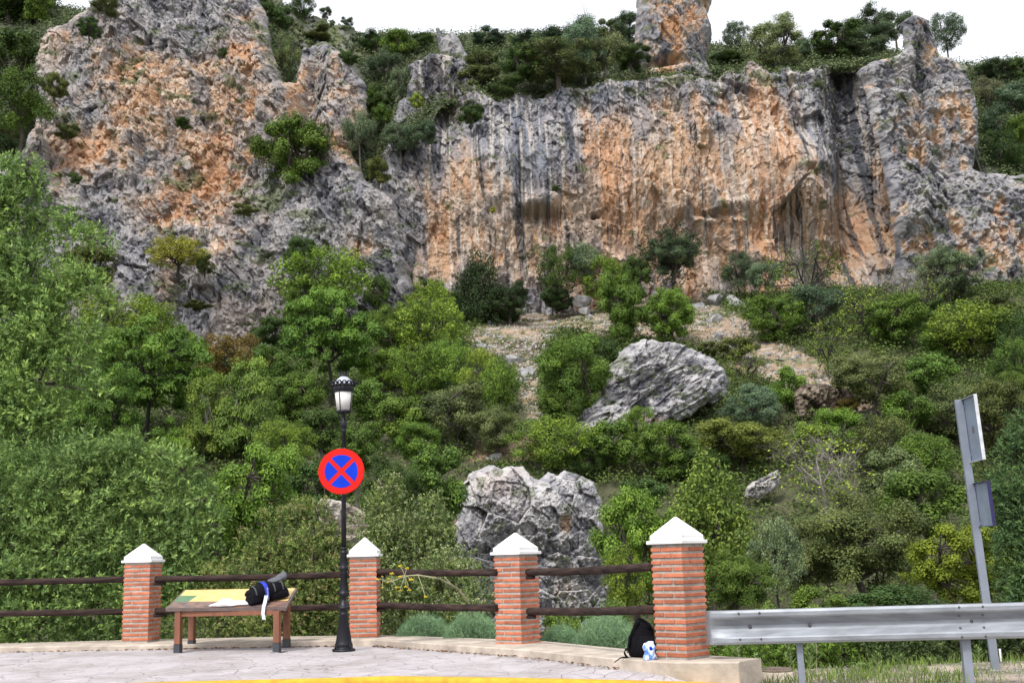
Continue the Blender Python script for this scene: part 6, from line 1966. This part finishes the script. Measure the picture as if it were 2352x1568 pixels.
# white plastic bag on the board
g0 = on_board(.35, .09); g1 = on_board(.68, .15)
wb = empty('plastic_bag', g0, 0, 'crumpled white plastic bag lying flat beside the backpack', 'plastic bag')
sd = np.cross(nrm, (g1 - g0) / np.linalg.norm(g1 - g0))
v_, f_ = loft(sections(g0, g1, sd, nrm, [(0, .01, .004, 0), (.06, .035, .01, 0), (.2, .06, .022, 0), (.33, .085, .040, 0), (.45, .09, .036, 0), (.6, .075, .024, 0), (.8, .07, .024, 0), (1, .06, .02, 0)]), n=36, seed=21, amp=.012, pw=2)
mb = MB(); mb.smooth = True; mb.add(v_ - np.array(g0), f_); mb.build('bag', BAG, wb)
mb = ribbon([np.array([0, 0, .01]), nrm * .006 - (g1 - g0) * .05, nrm * .004 - (g1 - g0) * .12], [sd * .006] * 3, .001); mb.build('handle', simple('brown_cord', (.2, .1, .06)), wb)

# ------------------------------------------------------------------ backpack leaning on the nearest pillar
q = onz(1473, 1507, 0)
b2 = empty('backpack', q, 0, 'black backpack standing on the ledge against the nearest pillar', 'backpack')
Y_ = np.array([0, 1., 0]); X_ = np.array([1., 0, 0]); Zv = np.array([0, 0, 1.])


def up_secs(rows):
    return [(np.array([x, y, z]), np.array([hw, 0, 0]), np.array([0, hd, 0])) for (z, x, hw, hd, y) in rows]


px = lambda n_: n_ * q[1] / F
v_, f_ = loft(up_secs([(.0, px(2), px(24), .09, 0), (.02, px(2), px(29), .12, 0), (.10, px(1), px(31), .13, 0), (.18, px(3), px(28), .12, 0), (.25, px(6), px(24), .11, 0), (.31, px(4), px(17), .09, .01), (.345, px(2), px(11), .06, .01), (.362, px(1), px(5), .03, .01)]), seed=31, amp=.008)
mb = MB(); mb.smooth = True; mb.add(v_, f_); mb.build('body', BLACKF, b2)
v_, f_ = loft(up_secs([(.01, px(8), px(16), .04, -.12), (.06, px(8), px(20), .06, -.13), (.14, px(9), px(19), .055, -.12), (.20, px(11), px(13), .03, -.11)]), seed=33, amp=.007)
mb = MB(); mb.smooth = True; mb.add(v_, f_); mb.build('front_pocket', BLACKF, b2)
v_, f_ = loft(up_secs([(.255, px(17), px(8), .03, -.07), (.285, px(13), px(11), .05, -.06), (.31, px(8), px(9), .04, -.05), (.325, px(5), px(4), .02, -.04)]), seed=35, amp=.006)
mb = MB(); mb.smooth = True; mb.add(v_, f_); mb.build('top_flap', BLACKF, b2)
sp = [(px(-4), .34), (px(-13), .31), (px(-20), .25), (px(-25), .19), (px(-28), .12), (px(-31), .05)]
mb = ribbon([np.array([x, -.09, z]) for x, z in sp], [np.array([.006, .018, .004])] * 6, .005); mb.build('shoulder_strap', BLACKF, b2)
sp = [(px(-29), .08), (px(-37), .075), (px(-39), .05), (px(-36), .02), (px(-33), .004)]
mb = ribbon([np.array([x, -.08, z]) for x, z in sp], [np.array([.004, .014, .008])] * 5, .004); mb.build('buckle_strap', BLACKF, b2)
e0 = np.array([px(-30), -.10, .005]); e1 = np.array([px(-44), -.16, .012]); e2 = np.array([px(-53), -.26, .0]); e3 = np.array([px(-60), -.31, -.07])
fe = at(1411, 1520, q[1] - .45) - q
mb = ribbon([e0, e1, at(1425, 1510, q[1] - .30) - q, fe], [np.array([.004, .010, .006])] * 4, .002); mb.build('loose_strap', BLACKF, b2)
mb = MB(); mb.box(px(18), px(24), -.124, -.118, .175, .195); mb.build('zip_pull', STRAPW, b2)


def bagmat():
    m, nt, b = newmat('printed_plastic')
    co = objco(nt); n_ = noise(nt, 13, 2, .5, co, 1.2)
    r = ramp(nt, [(.38, (.10, .22, .62)), (.47, (.30, .48, .85)), (.53, (.72, .78, .88)), (.75, (.80, .82, .88))])
    nt.links.new(n_.outputs['Fac'], r.inputs['Fac']); nt.links.new(r.outputs['Color'], b.inputs['Base Color']); b.inputs['Roughness'].default_value = .3
    return m


q2 = onz(1493, 1514.5, 0)
pb = empty('plastic_bag', q2, 0, 'filled blue and white plastic bag in front of the standing backpack', 'plastic bag')
v_, f_ = loft(up_secs([(.0, 0, px(8), .03, 0), (.008, 0, px(12), .045, 0), (.035, 0, px(13.5), .05, 0), (.07, 0, px(11), .045, 0), (.095, 0, px(12.5), .045, 0), (.125, 0, px(13), .04, 0), (.15, px(.5), px(11), .025, .005), (.165, px(2), px(7), .012, .008)]), n=40, seed=41, amp=.012, pw=2.2)
for_ = MB(); for_.smooth = True; for_.add(v_, f_); for_.build('bag', bagmat(), pb)
mb = MB(); mb.smooth = True
mb.tube([(px(2), -.03, .108), (px(2), -.056, .106)], [.017, .014], 14); mb.build('cap', BLUE, pb)

# ------------------------------------------------------------------ crash barrier
a = at(1621, 1441, 10.95); b = at(2600, 1416, 10.35)
a = np.array(a); b = np.array(b)
gr_ = empty('crash_barrier', (a[0], a[1], -.28), 0, 'galvanised steel crash barrier with a rounded end beside the nearest pillar', 'crash barrier')
o1 = np.array([a[0], a[1], -.28])
WP = [(.050, .155), (.074, .150), (.083, .130), (.083, .098), (.078, .085), (.024, .035), (.006, .014), (.006, -.014), (.024, -.035), (.078, -.085), (.083, -.098), (.083, -.130), (.074, -.150), (.050, -.155)]
dv = (b - a); Lr = np.linalg.norm(dv[:2]); dv = dv / Lr
outw = np.array([dv[1], -dv[0], 0]); outw /= np.linalg.norm(outw)


def wbeam(name, t0, t1, off=0, end=False):
    mb = MB(); mb.smooth = False; vs = []; cols = 24 if end else 2
    for i in range(cols):
        s_ = t0 + (t1 - t0) * i / (cols - 1)
        fl_ = 1.0
        for (o, z) in WP:
            if end:
                w_ = max(0, 1 - (s_ - t0) / (t1 - t0)) ; k = w_ ** 1.3
                o2 = o * (1 - k) + .055 * k
                o2 = o2 - .10 * max(0, (w_ - .78) / .22) ** 2
            else: o2 = o
            vs.append(a + dv * s_ + outw * (o2 + off) + np.array([0, 0, z]) - o1)
    n_ = len(WP); vb2 = [v + (-outw * .003) for v in vs]
    fs = []
    for i in range(cols - 1):
        for k in range(n_ - 1):
            fs.append((i * n_ + k, i * n_ + k + 1, (i + 1) * n_ + k + 1, (i + 1) * n_ + k))
    m0 = len(vs)
    fs2 = [tuple(m0 + j for j in f)[::-1] for f in fs]
    cap = [(i * n_ + k, i * n_ + k + 1, m0 + i * n_ + k + 1, m0 + i * n_ + k) for i in (0, cols - 1) for k in range(n_ - 1)]
    cap += [(i * n_ + k, (i + 1) * n_ + k, m0 + (i + 1) * n_ + k, m0 + i * n_ + k) for k in (0, n_ - 1) for i in range(cols - 1)]
    mb.add(vs + vb2, fs + fs2 + cap)
    return mb.build(name, GALV, gr_)


sx = lambda u: Lr * (u - 1621) / (2600 - 1621)
wbeam('end_piece', 0, sx(1695), .004, True)
wbeam('beam', sx(1690), sx(2210), 0)
wbeam('beam', sx(2204), Lr, .004)


def bolt(u, z, r=.012, o=.083):
    s_ = sx(u); c_ = a + dv * s_ + np.array([0, 0, z]) - o1
    mb = MB(); mb.smooth = True
    mb.tube([c_ + outw * (o - .002), c_ + outw * (o + .009)], [r, r * .7], 12); mb.build('bolt', BOLT, gr_)


for u in (1702, 1752):
    bolt(u, .126); bolt(u, -.105, .011)
bolt(1728, -.0, .018, .008); bolt(1870, .0, .018, .008); bolt(2244, .0, .016, .008)
for u in (2215, 2268):
    for z in (.128, .055, -.055, -.128): bolt(u, z, .012, .084 if abs(z) > .1 else .052)
for (u, w_) in ((1843, .055), (2228, .075), (2560, .07)):
    s_ = sx(u); c_ = a + dv * s_ - outw * .0 - o1
    mb = MB()

    def T(p, c_=c_): return tuple(c_ + dv * p[0] - outw * p[1] + np.array([0, 0, p[2]]))
    mb.box(-w_ / 2, w_ / 2, .004, .010, -1.0, .12, T); mb.box(-w_ / 2, -w_ / 2 + .006, .0105, .10, -1.0, .12, T); mb.box(w_ / 2 - .006, w_ / 2, .0105, .10, -1.0, .12, T)
    mb.build('post', GALV2, gr_)

# ------------------------------------------------------------------ road sign seen from behind
pt, pbm = at(2201, 918, 12.0), at(2292, 1575, 12.0)
rs = empty('road_sign', pbm, 0, 'leaning galvanised sign pole with two panels seen from the back', 'road sign')
ax = (pt - pbm); L = np.linalg.norm(ax); ax /= L
bx = np.array([-.079, -.997, 0]); bx -= (bx @ ax) * ax; bx /= np.linalg.norm(bx); by = np.cross(ax, bx)       # bx along the panels, by away


def T(p): return tuple(bx * p[0] + by * p[1] + ax * p[2])


mb = MB(); mb.box(-.02, .02, -.04, .04, -.3, L, T, ch=.005)
mb.build('pole', GALV2, rs)


def panel(z0, z1, w0, w1, face, nm, rim):
    m = MB(); m.box(-w0, w1, .046, .050, z0, z1, T)
    pn = m.build(nm, GALV3, rs)
    m = MB()
    m.box(-w0 - .004, -w0, .02, .054, z0, z1, T); m.box(w1, w1 + .004, .02, .054, z0, z1, T); m.box(-w0, w1, .02, .0455, z1 - .004, z1, T); m.box(-w0, w1, .02, .0455, z0, z0 + .004, T)
    m.build('rim', rim, pn)
    m = MB(); m.box(-w0, w1, .0505, .054, z0, z1, T); m.build('sign_face', face, pn)
    return pn


def pz(v):
    t = (1575 - v) / (1575 - 918.); u_ = 2292 + (2201 - 2292) * t
    return float(np.linalg.norm(at(u_, v, 12.0) - pbm))


p1_ = panel(pz(1063), pz(918), .14, .44, WHITE, 'square_panel', simple('pale_rim', (.6, .62, .66), .4))
p2_ = panel(pz(1210), pz(1110), .19, .47, NAVY, 'lower_panel', NAVY)
m = MB(); m.box(.17, .24, .0445, .0455, pz(1000), pz(985), T); m.build('sticker', simple('sticker', (.12, .10, .12)), p1_)
for v in (935, 1045, 1120, 1203):
    m = MB(); m.box(-.045, .045, .0405, .0455, pz(v) - .012, pz(v) + .012, T); m.build('bracket', GALV2, rs)

# ------------------------------------------------------------------ small things right of the ledge
p = at(1784, 1540, 11.6)
cv = empty('inspection_cover', (p[0], p[1], p[2] - .06), 0, 'round ribbed cover on a raised ring right of the ledge end', 'cover')
mb = MB(); mb.smooth = True; mb.lathe([(.17, -.15), (.17, .05), (.15, .06)], 32); mb.build('ring', CONC, cv)
mb = MB(); mb.lathe([(.155, .0605), (.155, .075), (.15, .08)], 32)
for k in range(9):
    x = -.13 + k * .0325; h = math.sqrt(max(.0, .145 ** 2 - x * x)); mb.box(x - .009, x + .009, -h, h, .0805, .089)
mb.build('lid', IRONW, cv)
p = at(2303, 1535, 13.4)
mb = MB(); mb.tube([(0, 0, -.1), (-.01, 0, .22)], [.014, .013], 8)
o = mb.build('stake', WHITE); o.location = p; tag(o, 'short white stake in the ground right of the sign pole', 'stake')

#@@LIGHT
# ------------------------------------------------------------------ light
w = bpy.data.worlds.new('World'); SC.world = w; w.use_nodes = True
nt = w.node_tree; bg = nt.nodes['Background']
EL, AZ = math.radians(52), math.radians(205)      # azimuth measured clockwise from +Y
sky = nt.nodes.new('ShaderNodeTexSky'); sky.sky_type = 'NISHITA'; sky.sun_disc = False
sky.sun_elevation = EL; sky.sun_rotation = AZ; sky.dust_density = 4; sky.air_density = 1.2
hs = nt.nodes.new('ShaderNodeHueSaturation'); hs.inputs['Saturation'].default_value = .22
nt.links.new(sky.outputs[0], hs.inputs['Color'])
cm_ = mix(nt, .55, hs.outputs[0], (9.5, 9.7, 10.3))       # high thin cloud
nt.links.new(cm_, bg.inputs['Color']); bg.inputs['Strength'].default_value = .092
sd_ = bpy.data.lights.new('sun', 'SUN'); sd_.energy = 1.5; sd_.angle = math.radians(10); sd_.color = (1, .96, .90)
so = bpy.data.objects.new('sun', sd_); COL.objects.link(so)
dr = Vector((math.sin(AZ) * math.cos(EL), math.cos(AZ) * math.cos(EL), math.sin(EL)))
so.rotation_euler = dr.to_track_quat('Z', 'Y').to_euler()
SC.view_settings.view_transform = 'Standard'; SC.view_settings.look = 'None'; SC.view_settings.gamma = 1; SC.view_settings.exposure = .95
SC.cycles.max_bounces = 5; SC.cycles.diffuse_bounces = 3; SC.cycles.transmission_bounces = 2; SC.cycles.glossy_bounces = 2; SC.cycles.transparent_max_bounces = 4
SC.cycles.use_denoising = True
SC.cycles.film_exposure = 1.0
